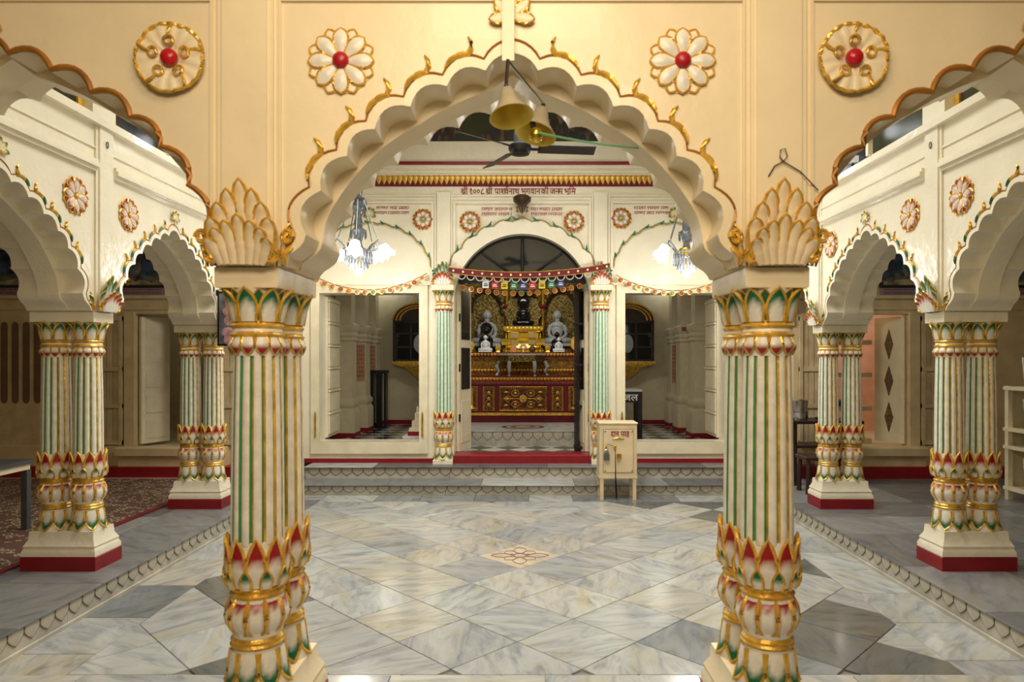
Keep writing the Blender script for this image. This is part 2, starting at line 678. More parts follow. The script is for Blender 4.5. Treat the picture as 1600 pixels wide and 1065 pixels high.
# engraved flower in the middle tile
b = MB()
for k in range(8):
    a = 2 * PI * k / 8
    ln, wd = (0.235, 0.055) if k % 2 == 0 else (0.17, 0.05)
    path = []
    for q in range(13):
        t = q / 12
        u = 0.05 + ln * t if q <= 6 else 0
        s_ = t * 2 if t <= 0.5 else 2 - t * 2
        r_ = 0.05 + (ln - 0.05) * s_
        o_ = wd * math.sin(PI * min(1, s_ * 0.98)) * (1 if t <= 0.5 else -1)
        path.append((r_ * math.cos(a) - o_ * math.sin(a), r_ * math.sin(a) + o_ * math.cos(a), 0.0012))
    b.tube(path, 0.0028, 4)
b.tube([(0.05 * math.cos(q * PI / 8), 0.05 * math.sin(q * PI / 8), 0.0012) for q in range(16)], 0.0028, 4, closed=True)
b.obj('engraved_flower', mat('brown_inlay', rgb(120, 70, 56), 0.5, var=0), floor, (0, CY0, 0))

# ------------------------------------------------------------------ raised walkways and their kerbs
# one carved kerb petal, shared
kp = petal(0.105, 0.085, [(0, 0.004), (1, 0.004)], 0.006, lambda t, q: rgb(190, 182, 164), tip=0.35, sharp=1.6, rim=0.0022, k=6, n=3, down=True, neck=0.92)
kerb_petal = kp.mesh('kerb_petal', ['vc', mat('dark_petal_outline', rgb(112, 104, 90), 0.6, var=0)])  # slot one: darker tube traced round each petal edge
M['kerb'] = mat('weathered_kerb_marble', rgb(186, 180, 164), 0.4, var=0.14, vscale=5, bump=0.1)
GREYS = [rgb(116, 118, 121), rgb(130, 132, 134), rgb(106, 108, 112), rgb(142, 143, 144)]


def kerb(parent, x0, x1, top, petals=True, nose=0.02, pitch=0.122, ph=0.085, seams=0.9):
    """a kerb in local coordinates: runs along x at y=0 and faces -y"""
    n = max(1, round((x1 - x0) / seams))
    for k in range(n):
        a, e = x0 + (x1 - x0) * k / n, x0 + (x1 - x0) * (k + 1) / n
        MB().box(a + 0.002, e - 0.002, 0.0, 0.06, top[0], top[1] - 0.012).obj('kerb_stone', 'kerb', parent)
    if petals:
        m = int((x1 - x0) / pitch)
        off = ((x1 - x0) - m * pitch) / 2
        for k in range(m):
            inst('kerb_petal', kerb_petal, parent, (x0 + off + (k + 0.5) * pitch, -0.001, top[1] - 0.020), scale=(pitch / 0.108, 1, ph / 0.085))


for side, sx in (('left', -1), ('right', 1)):
    e = struct(empty('floor_walkway_' + side))
    MB().box(min(sx * 2.72, sx * 7.2), max(sx * 2.72, sx * 7.2), -1.0, 8.5, 0.0, P - 0.0125).obj('walkway_bed', 'grout', e)
    # slabs: edge course, then the walk behind it
    rows = [(2.665, 3.30), (3.30, 3.95)] + ([(3.95, 4.6), (4.6, 5.3), (5.3, 6.1)] if sx > 0 else [])
    for ri, (a, c_) in enumerate(rows):
        y = 1.4
        while y < 8.45:
            y2 = min(8.5, y + random.choice([0.5, 0.62, 0.74, 0.86]))
            col = random.choice(GREYS)
            slab([(sx * a, y), (sx * c_, y), (sx * c_, y2), (sx * a, y2)], 'walkway_slab', col, e, P, 0.0115, 0.003, 'marble2')
            y = y2
    # kerb: local x runs along the kerb
    ke = struct(empty('trim_kerb_' + side, (sx * 2.69, 5.55, 0), PI / 2 if sx < 0 else -PI / 2))
    kerb(ke, -2.45, 2.45, (0.0, P), True)
    MB().bbox(-2.45, 2.45, -0.012, 0.0, 0.0, 0.028).obj('kerb_foot', 'kerb', ke)

e = struct(empty('floor_porch'))
MB().box(-2.72, 2.72, -1.0, 3.09, 0.0, P - 0.031).obj('porch_bed', 'grout', e)
for ya, yb in ((-1.0, 0.4), (0.4, 1.3), (1.3, 2.2), (2.2, 3.11)):
    x = -2.665
    while x < 2.66:
        x2 = min(2.665, x + random.choice([0.7, 0.85, 1.0]))
        slab([(x, ya), (x2, ya), (x2, yb), (x, yb)], 'porch_slab', random.choice(LIGHT), e, P, 0.03, 0.003)
        x = x2

# facade steps (two risers with carved petals, nosing slabs on top)
st = struct(empty('floor_facade_steps', (0, 0, 0)))
kerb(empty('riser_course', (0, 8.0, 0), 0, st), -2.68, 2.68, (0.0, 0.125), True, pitch=0.135, ph=0.075)
kerb(empty('riser_course', (0, 8.42, 0), 0, st), -2.68, 2.68, (0.125, FZ), True, pitch=0.135, ph=0.09)
MB().box(-2.68, 2.68, 8.06, 9.0, 0.0, 0.112).obj('step_core', 'grout', st)
MB().box(-2.68, 2.68, 8.48, 9.0, 0.112, FZ - 0.0125).obj('step_core', 'grout', st)
for ya, yb, z in ((7.965, 8.43, 0.125), (8.385, 8.76, FZ)):
    x = -2.68
    while x < 2.67:
        x2 = min(2.68, x + random.choice([0.85, 1.1, 1.3]))
        slab([(x, ya), (x2, ya), (x2, yb), (x, yb)], 'step_tread', random.choice(GREYS[1:] + LIGHT[:2]), st, z, 0.0115, 0.002, 'marble2')
        x = x2

# ------------------------------------------------------------------ lotus column
def c_cap(t, q):
    return lerp(WHITE, GREEN, min(1, max(0, (t + 0.40 * q ** 2 - 0.52) * 4.5)))


def c_bead(t, q):
    return lerp(WHITE, RED, min(1, max(0, (t - 0.42) * 4)))


def c_low(t, q):
    return lerp(WHITE, RED, min(1, max(0, (t + 0.12 * q * q - 0.46) * 7)))


def c_sep(t, q):
    return lerp(WHITE, GREEN, min(1, max(0, (t - 0.35) * 4)))


def c_pot(t, q):
    return lerp(lerp(WHITE, rgb(190, 110, 100), max(0, q - 0.6) * 2), rgb(158, 34, 40), min(1, max(0, (0.34 - 0.2 * q * q - t) * 9)))


def c_foot(t, q):
    return lerp(WHITE, GREEN, min(1, max(0, (t + 0.35 * q ** 2 - 0.52) * 4.5)))


GP = ['vc', 'gold']
PET = {
    'capital_petal': petal(0.066, 0.118, [(0, 0), (0.5, 0.008), (0.8, 0.022), (1, 0.042)], 0.012, c_cap, 0.5, 2.2, 0.0062).mesh('capital_petal', GP),
    'back_petal': petal(0.05, 0.116, [(0, 0), (0.5, 0.004), (0.8, 0.018), (1, 0.040)], 0.004, lambda t, q: GREEN, 0.6, 2.0, 0.0035, k=6, n=2).mesh('back_petal', GP),
    'bead_petal': petal(0.045, 0.062, [(0, 0), (0.5, 0.010), (1, 0.004)], 0.009, c_bead, 0.45, 2.0, 0.0038, k=6, down=True).mesh('bead_petal', GP),
    'lotus_petal': petal(0.062, 0.175, [(0, 0), (0.3, 0.010), (0.7, 0.008), (1, 0.016)], 0.008, c_low, 0.45, 1.9, 0.0068).mesh('lotus_petal', GP),
    'sepal': petal(0.040, 0.068, [(0, 0.004), (0.4, 0.014), (1, 0.014)], 0.006, c_sep, 0.4, 2.0, 0.0055, k=6).mesh('sepal', GP),
    'pot_rib': petal(0.063, 0.132, [(0, -0.010), (0.2, 0.008), (0.5, 0.016), (0.8, 0.006), (1, -0.012)], 0.006, c_pot, 0.72, 2.6, 0.0066, down=True).mesh('pot_rib', GP),
    'foot_petal': petal(0.072, 0.128, [(0, 0), (0.5, 0.006), (0.8, 0.016), (1, 0.036)], 0.010, c_foot, 0.55, 2.2, 0.0066, down=True).mesh('foot_petal', GP),
}


def column_body(s, sl):
    """returns mesh and the heights needed for the petals; z=0 is the foot"""
    b = MB()
    z = [0.0]

    def zz(h):
        z[0] += h * s
        return z[0]
    foot = (z[0], zz(0.14))
    ring1 = (z[0], zz(0.04))
    pot = (z[0], zz(0.14))
    ring2 = (z[0], zz(0.045))
    low = (z[0], zz(0.17))
    sh = (low[1] - 0.02, low[1] + sl)
    z[0] = sh[1]
    bead = (z[0], zz(0.062))
    ring3 = (z[0], zz(0.055))
    cap = (z[0], zz(0.118))

    def R(r):
        return r * s
    W_, G_ = 0, 1
    b.lathe([(R(.112), foot[0]), (R(.100), foot[0] + .06 * s), (R(.086), foot[1]),
             (R(.088), foot[1], G_), (R(.096), foot[1] + .010 * s, G_), (R(.090), ring1[0] + .018 * s, G_), (R(.094), ring1[0] + .028 * s, G_), (R(.084), ring1[1]),
             (R(.086), pot[0]), (R(.100), pot[0] + .05 * s), (R(.102), pot[0] + .085 * s), (R(.090), pot[1]),
             (R(.090), ring2[0], G_), (R(.098), ring2[0] + .012 * s, G_), (R(.088), ring2[0] + .022 * s, G_), (R(.094), ring2[0] + .034 * s, G_), (R(.090), ring2[1]),
             (R(.092), low[0]), (R(.104), low[0] + .06 * s), (R(.100), low[0] + .12 * s), (R(.088), low[1] - .01)], 28)
    b.lathe([(R(.084), bead[0] - .005), (R(.086), bead[1]), (R(.088), ring3[0], G_), (R(.097), ring3[0] + .010 * s, G_), (R(.088), ring3[0] + .020 * s, W_),
             (R(.086), ring3[0] + .030 * s, G_), (R(.095), ring3[0] + .042 * s, G_), (R(.086), ring3[1]),
             (R(.085), cap[0]), (R(.090), cap[0] + .06 * s), (R(.100), cap[0] + .10 * s), (R(.106), cap[1])], 28)
    # fluted shaft
    fr = [0, .17, .30, .5, .70, .83]
    rm = [.885, .955, .990, 1.0, .990, .955]
    NF = 13
    rings = [(0, .094), (.3, .0925), (.65, .0895), (1, .084)]
    vs, fs, ms, cs = [], [], [], []
    n = NF * 6
    for t, r in rings:
        for f in range(NF):
            for q in range(6):
                a = 2 * PI * (f + fr[q]) / NF
                vs.append((R(r) * rm[q] * math.cos(a), R(r) * rm[q] * math.sin(a), sh[0] + (sh[1] - sh[0]) * t))
    o = len(b.v)
    b.v += vs
    for i in range(len(rings) - 1):
        for k in range(n):
            f, q = divmod(k, 6)
            l = (k + 1) % n
            b.f.append([o + i * n + k, o + i * n + l, o + (i + 1) * n + l, o + (i + 1) * n + k])
            g = f if q == 0 else (f + 1) % NF
            if q == 0:
                b.m.append(1)
                b.c.append([GOLDC] * 4)
            elif q == 5:
                b.m.append(0)
                b.c.append([rgb(64, 138, 84)] * 4)
            else:
                b.m.append(0)
                b.c.append([WHITE] * 4)
    return b.mesh('column', ['vc', 'gold']), dict(foot=foot, pot=pot, low=low, bead=bead, cap=cap, top=z[0])


def put_column(me, H, parent, loc, s, half=False):
    c = inst('column', me, parent, loc)
    sets = [('capital_petal', 8, H['cap'][0], .086, 0), ('back_petal', 8, H['cap'][0], .083, .5), ('bead_petal', 12, H['bead'][1], .085, 0),
            ('lotus_petal', 10, H['low'][0], .096, 0), ('sepal', 10, H['low'][0] - .004, .100, .5), ('pot_rib', 10, H['pot'][1], .091, 0),
            ('foot_petal', 8, H['foot'][1] - .008 * s, .087, 0)]
    for nm, n, z, r, ph in sets:
        for k in range(n):
            a = 2 * PI * (k + ph) / n
            ox, oy = math.cos(a), math.sin(a)
            if half and oy > 0.35:
                continue
            inst(nm, PET[nm], c, (ox * r * s, oy * r * s, z), (0, 0, a + PI / 2), s)
    return c


COL_ME, COL_H = column_body(1.0, COLH - 0.26 - 0.77)
TOPC = COL_H['top']


def make_pillar(loc, rz, label, body='wall', group=None):
    """pair of lotus columns on one plinth; the pair stands along local y"""
    t = tag(empty('twin_pillar', loc, rz), label, 'pillar', group)
    MB().stack([(.152, .255, 0), (.152, .255, .092), (.146, .249, .098)]).obj('base_block', 'red', t)
    MB().stack([(.150, .252, .098), (.150, .252, .125), (.138, .240, .150), (.142, .244, .165), (.120, .222, .205), (.116, .218, .26)]).obj('plinth', body, t)
    for s_ in (-1, 1):
        put_column(COL_ME, COL_H, t, (0, s_ * .112, .26), 1.0)
    MB().stack([(.110, .216, COLH), (.112, .218, COLH + .008), (.112, .218, COLH + .070), (.108, .214, COLH + .075)]).obj('abacus', body, t)
    return t


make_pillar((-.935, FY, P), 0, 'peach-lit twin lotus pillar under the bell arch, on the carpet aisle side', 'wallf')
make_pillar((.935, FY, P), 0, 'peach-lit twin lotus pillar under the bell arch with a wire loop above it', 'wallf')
make_pillar((-SX, 4.77, P), PI / 2, 'twin lotus pillar on red base beside the grey metal table', group=None)
make_pillar((-SX, 6.68, P), PI / 2, 'twin lotus pillar on red base beside the patterned carpet and deity poster')
make_pillar((SX, 4.77, P), -PI / 2, 'twin lotus pillar on red base next to the cream rack of notices')
make_pillar((SX, 6.68, P), -PI / 2, 'twin lotus pillar on red base next to dark table with steel canister')
for sx in (-1, 1):
    make_pillar((sx * SX, 2.86, P), -sx * PI / 2, 'twin lotus pillar at the corner where porch and aisle meet', group='corner pillars')

# ------------------------------------------------------------------ scalloped arches
CUSPS = [(.670, 2.189), (.578, 2.311), (.481, 2.405), (.356, 2.484), (.228, 2.556), (.092, 2.610)]
FC = Vector((0, 1.95))


def arc(p, q, sag, n=7):
    p, q = Vector(p), Vector(q)
    d = q - p
    nn = Vector((-d.y, d.x)).normalized()
    mid = (p + q) / 2
    if nn.dot(mid - FC) < 0:
        nn = -nn
    return [p + d * (i / n) + nn * 4 * sag * (i / n) * (1 - i / n) for i in range(n)]


def outline(off=0.0, sag=0.30, zf=None):
    """right half from foot to apex then mirrored; list of (u, z) from the left foot to the right foot"""
    zf = Z0 if zf is None else zf

    def o(p):
        v = Vector(p)
        d = (v - FC).normalized()
        return v + d * off
    cs = [o(c) for c in CUSPS]
    foot = [Vector((.812 + off * .3, zf)), Vector((.803 + off * .5, 1.943)), Vector((.788 + off * .6, 1.960)), Vector((.766 + off * .8, 1.974)), Vector((.745 + off * .9, 1.990)), Vector((.730 + off, 2.010)), Vector((.722 + off, 2.035))]
    pts = list(foot[:6])
    pts += arc(foot[6], cs[0], (.045 if sag > .1 else .012), 9)
    for i in range(5):
        pts += arc(cs[i], cs[i + 1], sag * (cs[i + 1] - cs[i]).length * .85, 7)
    apex = Vector((0, 2.672 + off * 1.15))
    pts += arc(cs[5], apex, .016 if sag > .1 else .0, 5)
    right = [(p.x, p.y) for p in pts]
    left = [(-x, z) for x, z in right]
    return left + [(0, apex.y)] + right[::-1]


OUT0 = outline()
OUTM = outline(-.012, .03)
OUT0B, OUTMB = outline(.056), outline(.040, .03)


def bay_poly(out, half, zt):
    return [(-half, Z0)] + out + [(half, Z0), (half, zt), (-half, zt)]


def flame_mesh(cols):
    me = []
    for i in range(5):
        a, c_ = Vector(CUSPS[i]), Vector(CUSPS[i + 1])
        ln = arc(a, c_, .30 * (c_ - a).length * .85, 10) + [c_]
        nn = []
        for k, p in enumerate(ln):
            d = (p - FC).normalized()
            nn.append(p + d * .046)
        tipd = ((c_ - FC).normalized() * .45 + Vector((0, .55))).normalized()
        base = nn[7]
        path = nn[3:8] + [base + tipd * .016 + (c_ - a).normalized() * .012, base + tipd * .040 + (c_ - a).normalized() * .014, base + tipd * .062 + (c_ - a).normalized() * .004]
        for sgn in (1, -1):
            b = MB()
            b.tube([(sgn * p.x, 0, p.y) for p in path], [.004, .011, .014, .013, .012, .0105, .008, .003], 6, 0)
            l2 = [p + (p - FC).normalized() * .004 for p in nn[1:6]]
            b.tube([(sgn * p.x, -.004, p.y) for p in l2], [.003, .008, .010, .008, .003], 5, 1)
            me.append(b.mesh('flame_leaf', cols))
    return me


M['gline'] = mat('brown_gold_line', rgb(176, 116, 40), 0.4, metal=0.3, var=0.2, vscale=10)  # browner gold than the gilded reliefs
M['greenp'] = mat('green_leaf_paint', rgb(40, 112, 74), 0.4, var=0.15)
FLAME_GOLD = flame_mesh(['gold', 'gold'])
FLAME_GREEN = flame_mesh(['gold', 'greenp'])


def rim_poly(a, b_):
    o1, o2 = outline(a), outline(b_)
    return o1 + o2[::-1]


RIM_ME = MB().prism(rim_poly(.0, .034), -.226, -.214).mesh('arch_rim', 'wallf')
RIM_ME2 = MB().prism(rim_poly(.0, .030), -.224, -.214).mesh('arch_rim', 'wall')
LINE_ME = MB().tube([(p[0], -.217, p[1]) for p in outline(.046)], .0042, 5).mesh('gilt_line', 'gline')
LINE_THICK = MB().tube([(p[0], -.218, p[1]) for p in outline(.066)], .011, 6).mesh('gilt_line', 'gline')


# medallions ------------------------------------------------------------------
def med_meshes(kind):
    if kind == 'front':
        cf = lambda t, q: WHITE
        cb = lambda t, q: rgb(240, 228, 200)
    elif kind == 'side':
        cf = lambda t, q: lerp(lerp(WHITE, PINK, .4), rgb(150, 40, 52), min(1, max(0, (t + .25 * q - .72) * 5)))
        cb = lambda t, q: lerp(WHITE, rgb(150, 50, 52), min(1, max(0, (t - .5) * 4)))
    else:
        cf = lambda t, q: lerp(lerp(rgb(70, 90, 50), WHITE, min(1, t * 3)), rgb(170, 30, 34), min(1, max(0, (t + .22 * q - .60) * 6)))
        cb = lambda t, q: lerp(rgb(226, 200, 120), rgb(110, 120, 70), min(1, max(0, (t - .5) * 4)))
    A = petal(.052, .094, [(0, .006), (.5, .012), (1, .008)], .010, cf, .60, 2.2, .0052, k=10, neck=.35, blunt=.65).mesh('petal', GP)
    B = petal(.046, .110, [(0, .0), (1, .006)], .003, cb, .70, 2.2, .0046, k=16, n=2, neck=.4, blunt=.7).mesh('back_petal', GP)
    ctr = MB()
    if kind == 'front':
        ctr.ball(0, -.014, 0, .030, .022, .030, 14, 8, 0, rgb(176, 24, 34))
    else:
        ctr.ball(0, -.010, 0, .016, .014, .016, 12, 6, 1)
    return A, B, ctr.mesh('centre_boss', GP)


MED = {k: med_meshes(k) for k in ('front', 'side', 'facade')}


def medallion(parent, kind, loc, dia):
    s_ = dia / .25
    A, B, ctr = MED[kind]
    g = MB().lathe([(.0, 0), (.11, 0), (.117, .003)], 24).mesh('flower_medallion', 'wallf' if kind == 'front' else 'wall')
    d = bpy.data.objects.new('flower_medallion', g)
    C.objects.link(d)
    d.parent = parent
    d.location = loc
    d.rotation_euler = (PI / 2, 0, 0)
    d.scale = (s_, s_, s_)
    # children live in the disc's frame: disc normal is local z, so petals are turned to lie in x-y
    for k in range(8):
        a = 2 * PI * k / 8
        for me, r0, off in ((B, .012, PI / 8), (A, .022, 0)):
            aa = a + off
            o = inst(me.name.split('.')[0], me, d)
            mtx = Matrix.Rotation(aa, 4, 'Z') @ Matrix.Translation((0, r0, 0)) @ Matrix.Rotation(-PI / 2, 4, 'X')
            o.matrix_basis = mtx
    o = inst('centre_boss', ctr, d)
    o.matrix_basis = Matrix.Rotation(-PI / 2, 4, 'X')
    return d


def wheel_medallion(parent, loc, dia):
    """shallow fluted dish with a wavy gold rim, five gold drops and a red boss"""
    R_ = dia / 2
    b = MB()
    n = 60
    vs = [(0, -.004, 0)]
    for ring, (r, y) in enumerate(((.35, -.012), (.7, -.026), (1.0, -.020))):
        for k in range(n):
            a = 2 * PI * k / n
            fl = .004 * math.cos(a * 15) * r
            vs.append((R_ * r * math.cos(a), y + fl, R_ * r * math.sin(a)))
    fs = [(0, 1 + (k + 1) % n, 1 + k)[::-1] for k in range(n)]
    for q in range(2):
        for k in range(n):
            l = (k + 1) % n
            fs.append((1 + q * n + k, 1 + q * n + l, 1 + (q + 1) * n + l, 1 + (q + 1) * n + k))
    b.add(vs, fs, 0)
    d = b.obj('wheel_medallion', 'wallf', parent, loc)
    rim = [(R_ * (1.0 + .035 * abs(math.sin(2.5 * a))) * math.cos(a), -.022 - .003 * math.sin(a * 22), R_ * (1.0 + .035 * abs(math.sin(2.5 * a))) * math.sin(a)) for a in [2 * PI * k / 80 for k in range(80)]]
    MB().tube(rim, .0065, 5, closed=True).obj('gold_rim', 'gold', d)
    for k in range(5):
        a = PI / 2 + 2 * PI * k / 5
        b = MB()
        ca, sa = math.cos(a), math.sin(a)
        b.tube([(R_ * t * ca + w_ * sa, -.030, R_ * t * sa - w_ * ca) for t, w_ in ((1.0, .012), (.86, .004), (.72, 0), (.62, 0))], [.006, .006, .005, .005], 5)
        b.tube([(R_ * (.51 + .13 * math.cos(q * PI / 6)) * ca + .017 * math.sin(q * PI / 6) * sa, -.030, R_ * (.51 + .13 * math.cos(q * PI / 6)) * sa - .017 * math.sin(q * PI / 6) * ca) for q in range(12)], .005, 5, closed=True)
        b.obj('gold_drop', 'gold', d)
    MB().ball(0, -.024, 0, .030, .024, .030, 16, 10).obj('red_boss', mat('red_boss_paint', rgb(186, 22, 34), .25, var=.08), d)
    return d


# acanthus relief over the abacus ------------------------------------------------
def leaf_me(w_, h_, col, rim):
    return petal(w_, h_, [(0, .004), (.5, .010), (.8, .022), (.93, .036), (1, .040)], .012, col, .66, 2.2, rim, k=14, n=4, neck=.62, rim0=.42, blunt=.5).mesh('acanthus_leaf', GP)


def two(c1, c2):
    return lambda t, q: lerp(c1, c2, min(1, max(0, (t + .2 * q - .55) * 3.5)))


WARM_LIT_CREAM = rgb(238, 216, 176)  # cream leaves tinted with the warm light that falls on the front
ACA = {'front': (leaf_me(.050, .27, lambda t, q: WARM_LIT_CREAM, .0062), leaf_me(.042, .15, lambda t, q: WARM_LIT_CREAM, .0056)),
       'side': (leaf_me(.048, .25, two(WHITE, rgb(40, 110, 78)), .0040), leaf_me(.040, .14, two(WHITE, rgb(170, 34, 40)), .0040))}
SCROLL = MB().tube([(.030 * (1 - .75 * t) * math.cos(4.2 * PI * t), -.012, .030 * (1 - .75 * t) * math.sin(4.2 * PI * t)) for t in [i / 26 for i in range(27)]], [.008 - .004 * i / 26 for i in range(27)], 5).mesh('scroll', 'gold')


def acanthus(parent, kind, loc, s_=1.0, rz=0.0):
    e = MB().box(-.085, .085, -.004, .0, .0, .10).obj('acanthus_relief', 'wallf' if kind == 'front' else 'wall', parent, loc, (0, 0, rz), scale=s_)
    up, lo = ACA[kind]
    for x, sc_, r in ((-.070, .56, -.16), (.070, .56, .16), (-.052, .74, -.10), (.052, .74, .10), (-.029, .90, -.05), (.029, .90, .05), (0, 1.02, 0)):
        inst('acanthus_leaf', up, e, (x, -.004, .0), (0, r, 0), (1, 1, sc_))
    for x, sc_, r in ((-.062, .58, -.42), (.062, .58, .42), (-.046, .78, -.26), (.046, .78, .26), (-.025, .92, -.12), (.025, .92, .12), (0, 1.05, 0)):
        inst('acanthus_leaf', lo, e, (x, -.020, .0), (0, r, 0), (1, 1, sc_))
    for sg in (-1, 1):
        inst('scroll', SCROLL, e, (sg * .095, -.010, .030), (0, 0, 0), (-sg, 1, 1))
    return e


# crowning sprig over an arch point --------------------------------------------
SPRIG_G = petal(.040, .085, [(0, .003), (1, .010)], .006, lambda t, q: rgb(240, 226, 190), .6, 2.4, .0048, neck=.4).mesh('sprig_leaf', GP)
SPRIG_S = petal(.036, .080, [(0, .003), (1, .010)], .006, two(rgb(232, 222, 170), rgb(50, 96, 60)), .6, 2.2, .0040, neck=.4).mesh('sprig_leaf', GP)


def sprig(parent, me, loc, s_=1.0, n=5):
    e = MB().tube([(0, -.006, -.085), (0, -.010, 0)], [.004, .007], 6).obj('crowning_sprig', 'gold', parent, loc, scale=s_)
    angs = [-1.75, -.85, 0, .85, 1.75] if n == 5 else [-1.3, -.65, 0, .65, 1.3, -1.95, 1.95]
    for a in angs:
        inst('sprig_leaf', me, e, (0, -.008, .0), (0, a, 0))
    return e


# one arcade bay ------------------------------------------------------------------
def bay(wall, u, style, zt, half=S / 2):
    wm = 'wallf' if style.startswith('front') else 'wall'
    key = (style, zt, half)
    if key not in bay.cache:
        oa, om = (OUT0B, OUTMB) if style == 'front_outer' else (OUT0, OUTM)
        bay.cache[key] = (MB().prism(bay_poly(oa, half, zt), -.215, -.070).mesh('arch_face', wm),
                          MB().prism(bay_poly(om, half, zt - .01), -.070, .070).mesh('arch_rib', wm),
                          MB().prism(bay_poly(oa, half, zt - .01), .070, .215).mesh('arch_back', wm))
    a, r, k = bay.cache[key]
    f = inst('arch_face', a, wall, (u, 0, 0))
    inst('arch_rib', r, wall, (u, 0, 0))
    inst('arch_back', k, wall, (u, 0, 0))
    if style == 'front':
        inst('arch_rim', RIM_ME, f)
        inst('gilt_line', LINE_ME, f)
        for m_ in FLAME_GOLD:
            inst('flame_leaf', m_, f, (0, -.220, 0))
    elif style == 'front_outer':
        inst('gilt_line', LINE_THICK, f)
    else:
        inst('arch_rim', RIM_ME2, f)
        inst('gilt_line', LINE_ME, f)
        for m_ in FLAME_GREEN:
            inst('flame_leaf', m_, f, (0, -.220, 0))
    return f


bay.cache = {}

# front arcade --------------------------------------------------------------------
wf = struct(empty('wall_front', (0, FY, 0)))
HT = 5.5
BP = .935           # half spacing of the middle bay
mid = bay(wf, 0, 'front', HT, BP)
for u in (-BP * 2, BP * 2):
    bay(wf, u, 'front_outer', HT, BP)
for sx in (-1, 1):
    medallion(wf, 'front', (sx * .60, -.216, 2.645), .245)
    wheel_medallion(wf, (sx * (BP * 2 - .675), -.217, 2.65), .232)
    # pilaster strip with stepped edges above the pillar
    b = MB()
    u = sx * BP
    b.box(u - .078, u + .078, -.236, -.214, Z0, HT)
    b.box(u - .098, u + .098, -.226, -.214, Z0, HT)
    b.box(u - .125, u - .116, -.224, -.214, Z0, HT)
    b.box(u + .116, u + .125, -.224, -.214, Z0, HT)
    b.obj('pilaster_strip', 'wallf', wf)
    acanthus(wf, 'front', (u, -.236, Z0), 1.06)
    # the same relief turned to the soffit side of the pillar block
    acanthus(wf, 'front', (u - sx * .118, -.15, Z0), .80, -sx * PI / 2)
    # gold scroll at the arch foot
    for q in (-1, 1):
        inst('foot_scroll', SCROLL, wf, (u + q * .150, -.222, Z0 + .10), scale=(q * .8, 1, .9))
        MB().tube([(u + q * .158, -.222, Z0 + .075), (u + q * .140, -.224, Z0 + .04), (u + q * .132, -.222, Z0 - .002)], [.004, .010, .004], 6).obj('foot_leaf', 'gold', wf)
b = MB()
for u, hw in ((0, BP - .126), (-2 * BP, BP - .126), (2 * BP, BP - .126)):
    b.box(u - hw, u + hw, -.226, -.214, 2.855, 2.875)
    b.box(u - hw, u + hw, -.236, -.214, 2.875, HT)
b.obj('panel_head', 'wallf', wf)
sprig(wf, SPRIG_G, (0, -.218, 2.800), .95)
for sx in (-1, 1):
    sprig(wf, SPRIG_G, (sx * 2 * BP, -.218, 2.775), 1.0)

# side arcades --------------------------------------------------------------------
BY = [2.86, 4.77, 6.68, 8.59]
for side, sx in (('left', -1), ('right', 1)):
    ws = struct(empty('wall_' + side + '_arcade', (sx * SX, 5.725, 0), PI / 2 if sx < 0 else -PI / 2))
    zt = 3.20
    for i in range(3):
        yc = (BY[i] + BY[i + 1]) / 2 - 5.725
        u = yc if sx < 0 else -yc
        bay(ws, u, 'side', zt, .955)
        for q in (-1, 1):
            medallion(ws, 'side', (u + q * .655, -.216, 2.665), .26)
        sprig(ws, SPRIG_S, (u, -.218, 2.775), .85)
        # panel mouldings over the arch
        b = MB()
        hw = .955 - .10
        b.box(u - hw, u + hw, -.240, -.214, 2.880, 2.905)
        b.box(u - hw, u + hw, -.262, -.214, 2.905, 2.935)
        b.box(u - hw, u + hw, -.248, -.214, 2.935, 2.960)
        b.box(u - hw - .02, u + hw + .02, -.226, -.214, 3.040, 3.052)
        b.obj('panel_moulding', 'wall', ws)
    for i in range(4):
        u = (BY[i] - 5.725) * (1 if sx < 0 else -1)
        b = MB()
        b.box(u - .074, u + .074, -.240, -.214, Z0, zt)
        b.box(u - .100, u + .100, -.228, -.214, Z0, zt)
        b.obj('pilaster_strip', 'wall', ws)
        if i < 3:
            acanthus(ws, 'side', (u, -.240, Z0), 1.0)
            for q in (-1, 1):
                acanthus(ws, 'side', (u + q * .114, -.15, Z0), .78, q * PI / 2)
        # wall ring
        MB().tube([(u + .012 * math.cos(a), -.246, 3.09 + .022 * math.sin(a)) for a in [2 * PI * k / 12 for k in range(12)]], .003, 5, closed=True).obj('wall_ring', 'iron', ws)
    # end pier against the facade
    ue = (8.59 - 5.725) * (1 if sx < 0 else -1)
    MB().box(ue - .12, ue + .12, -.215, .215, 0, Z0).obj('end_pier', 'wall', ws)
    # ledge and upper wall with painted panels
    b = MB()
    b.box(-2.92, 2.92, -.262, .215, zt, zt + .045)
    b.box(-2.92, 2.92, -.235, .215, zt + .045, zt + .07)
    b.obj('ledge', 'wall', ws)
    MB().box(-2.92, 2.92, -.150, .215, zt + .07, 5.5).obj('upper_wall', 'mural2', ws)
    for i in range(4):
        u = (BY[i] - 5.725) * (1 if sx < 0 else -1)
        po = MB().box(u - .13, u + .13, -.225, -.149, zt + .07, 5.5).obj('upper_post', 'wall', ws)
        for q in (-1, 1):
            MB().box(u + q * .13, u + q * .19, -.165, -.149, zt + .07, 5.5).obj('gilt_frame', 'gold', po)

# ------------------------------------------------------------------ shell: ceilings and outer walls
def wallbox(name, x0, x1, y0, y1, z0, z1, m='wall'):
    return struct(MB().box(x0, x1, y0, y1, z0, z1).obj(name, m, smooth=False))


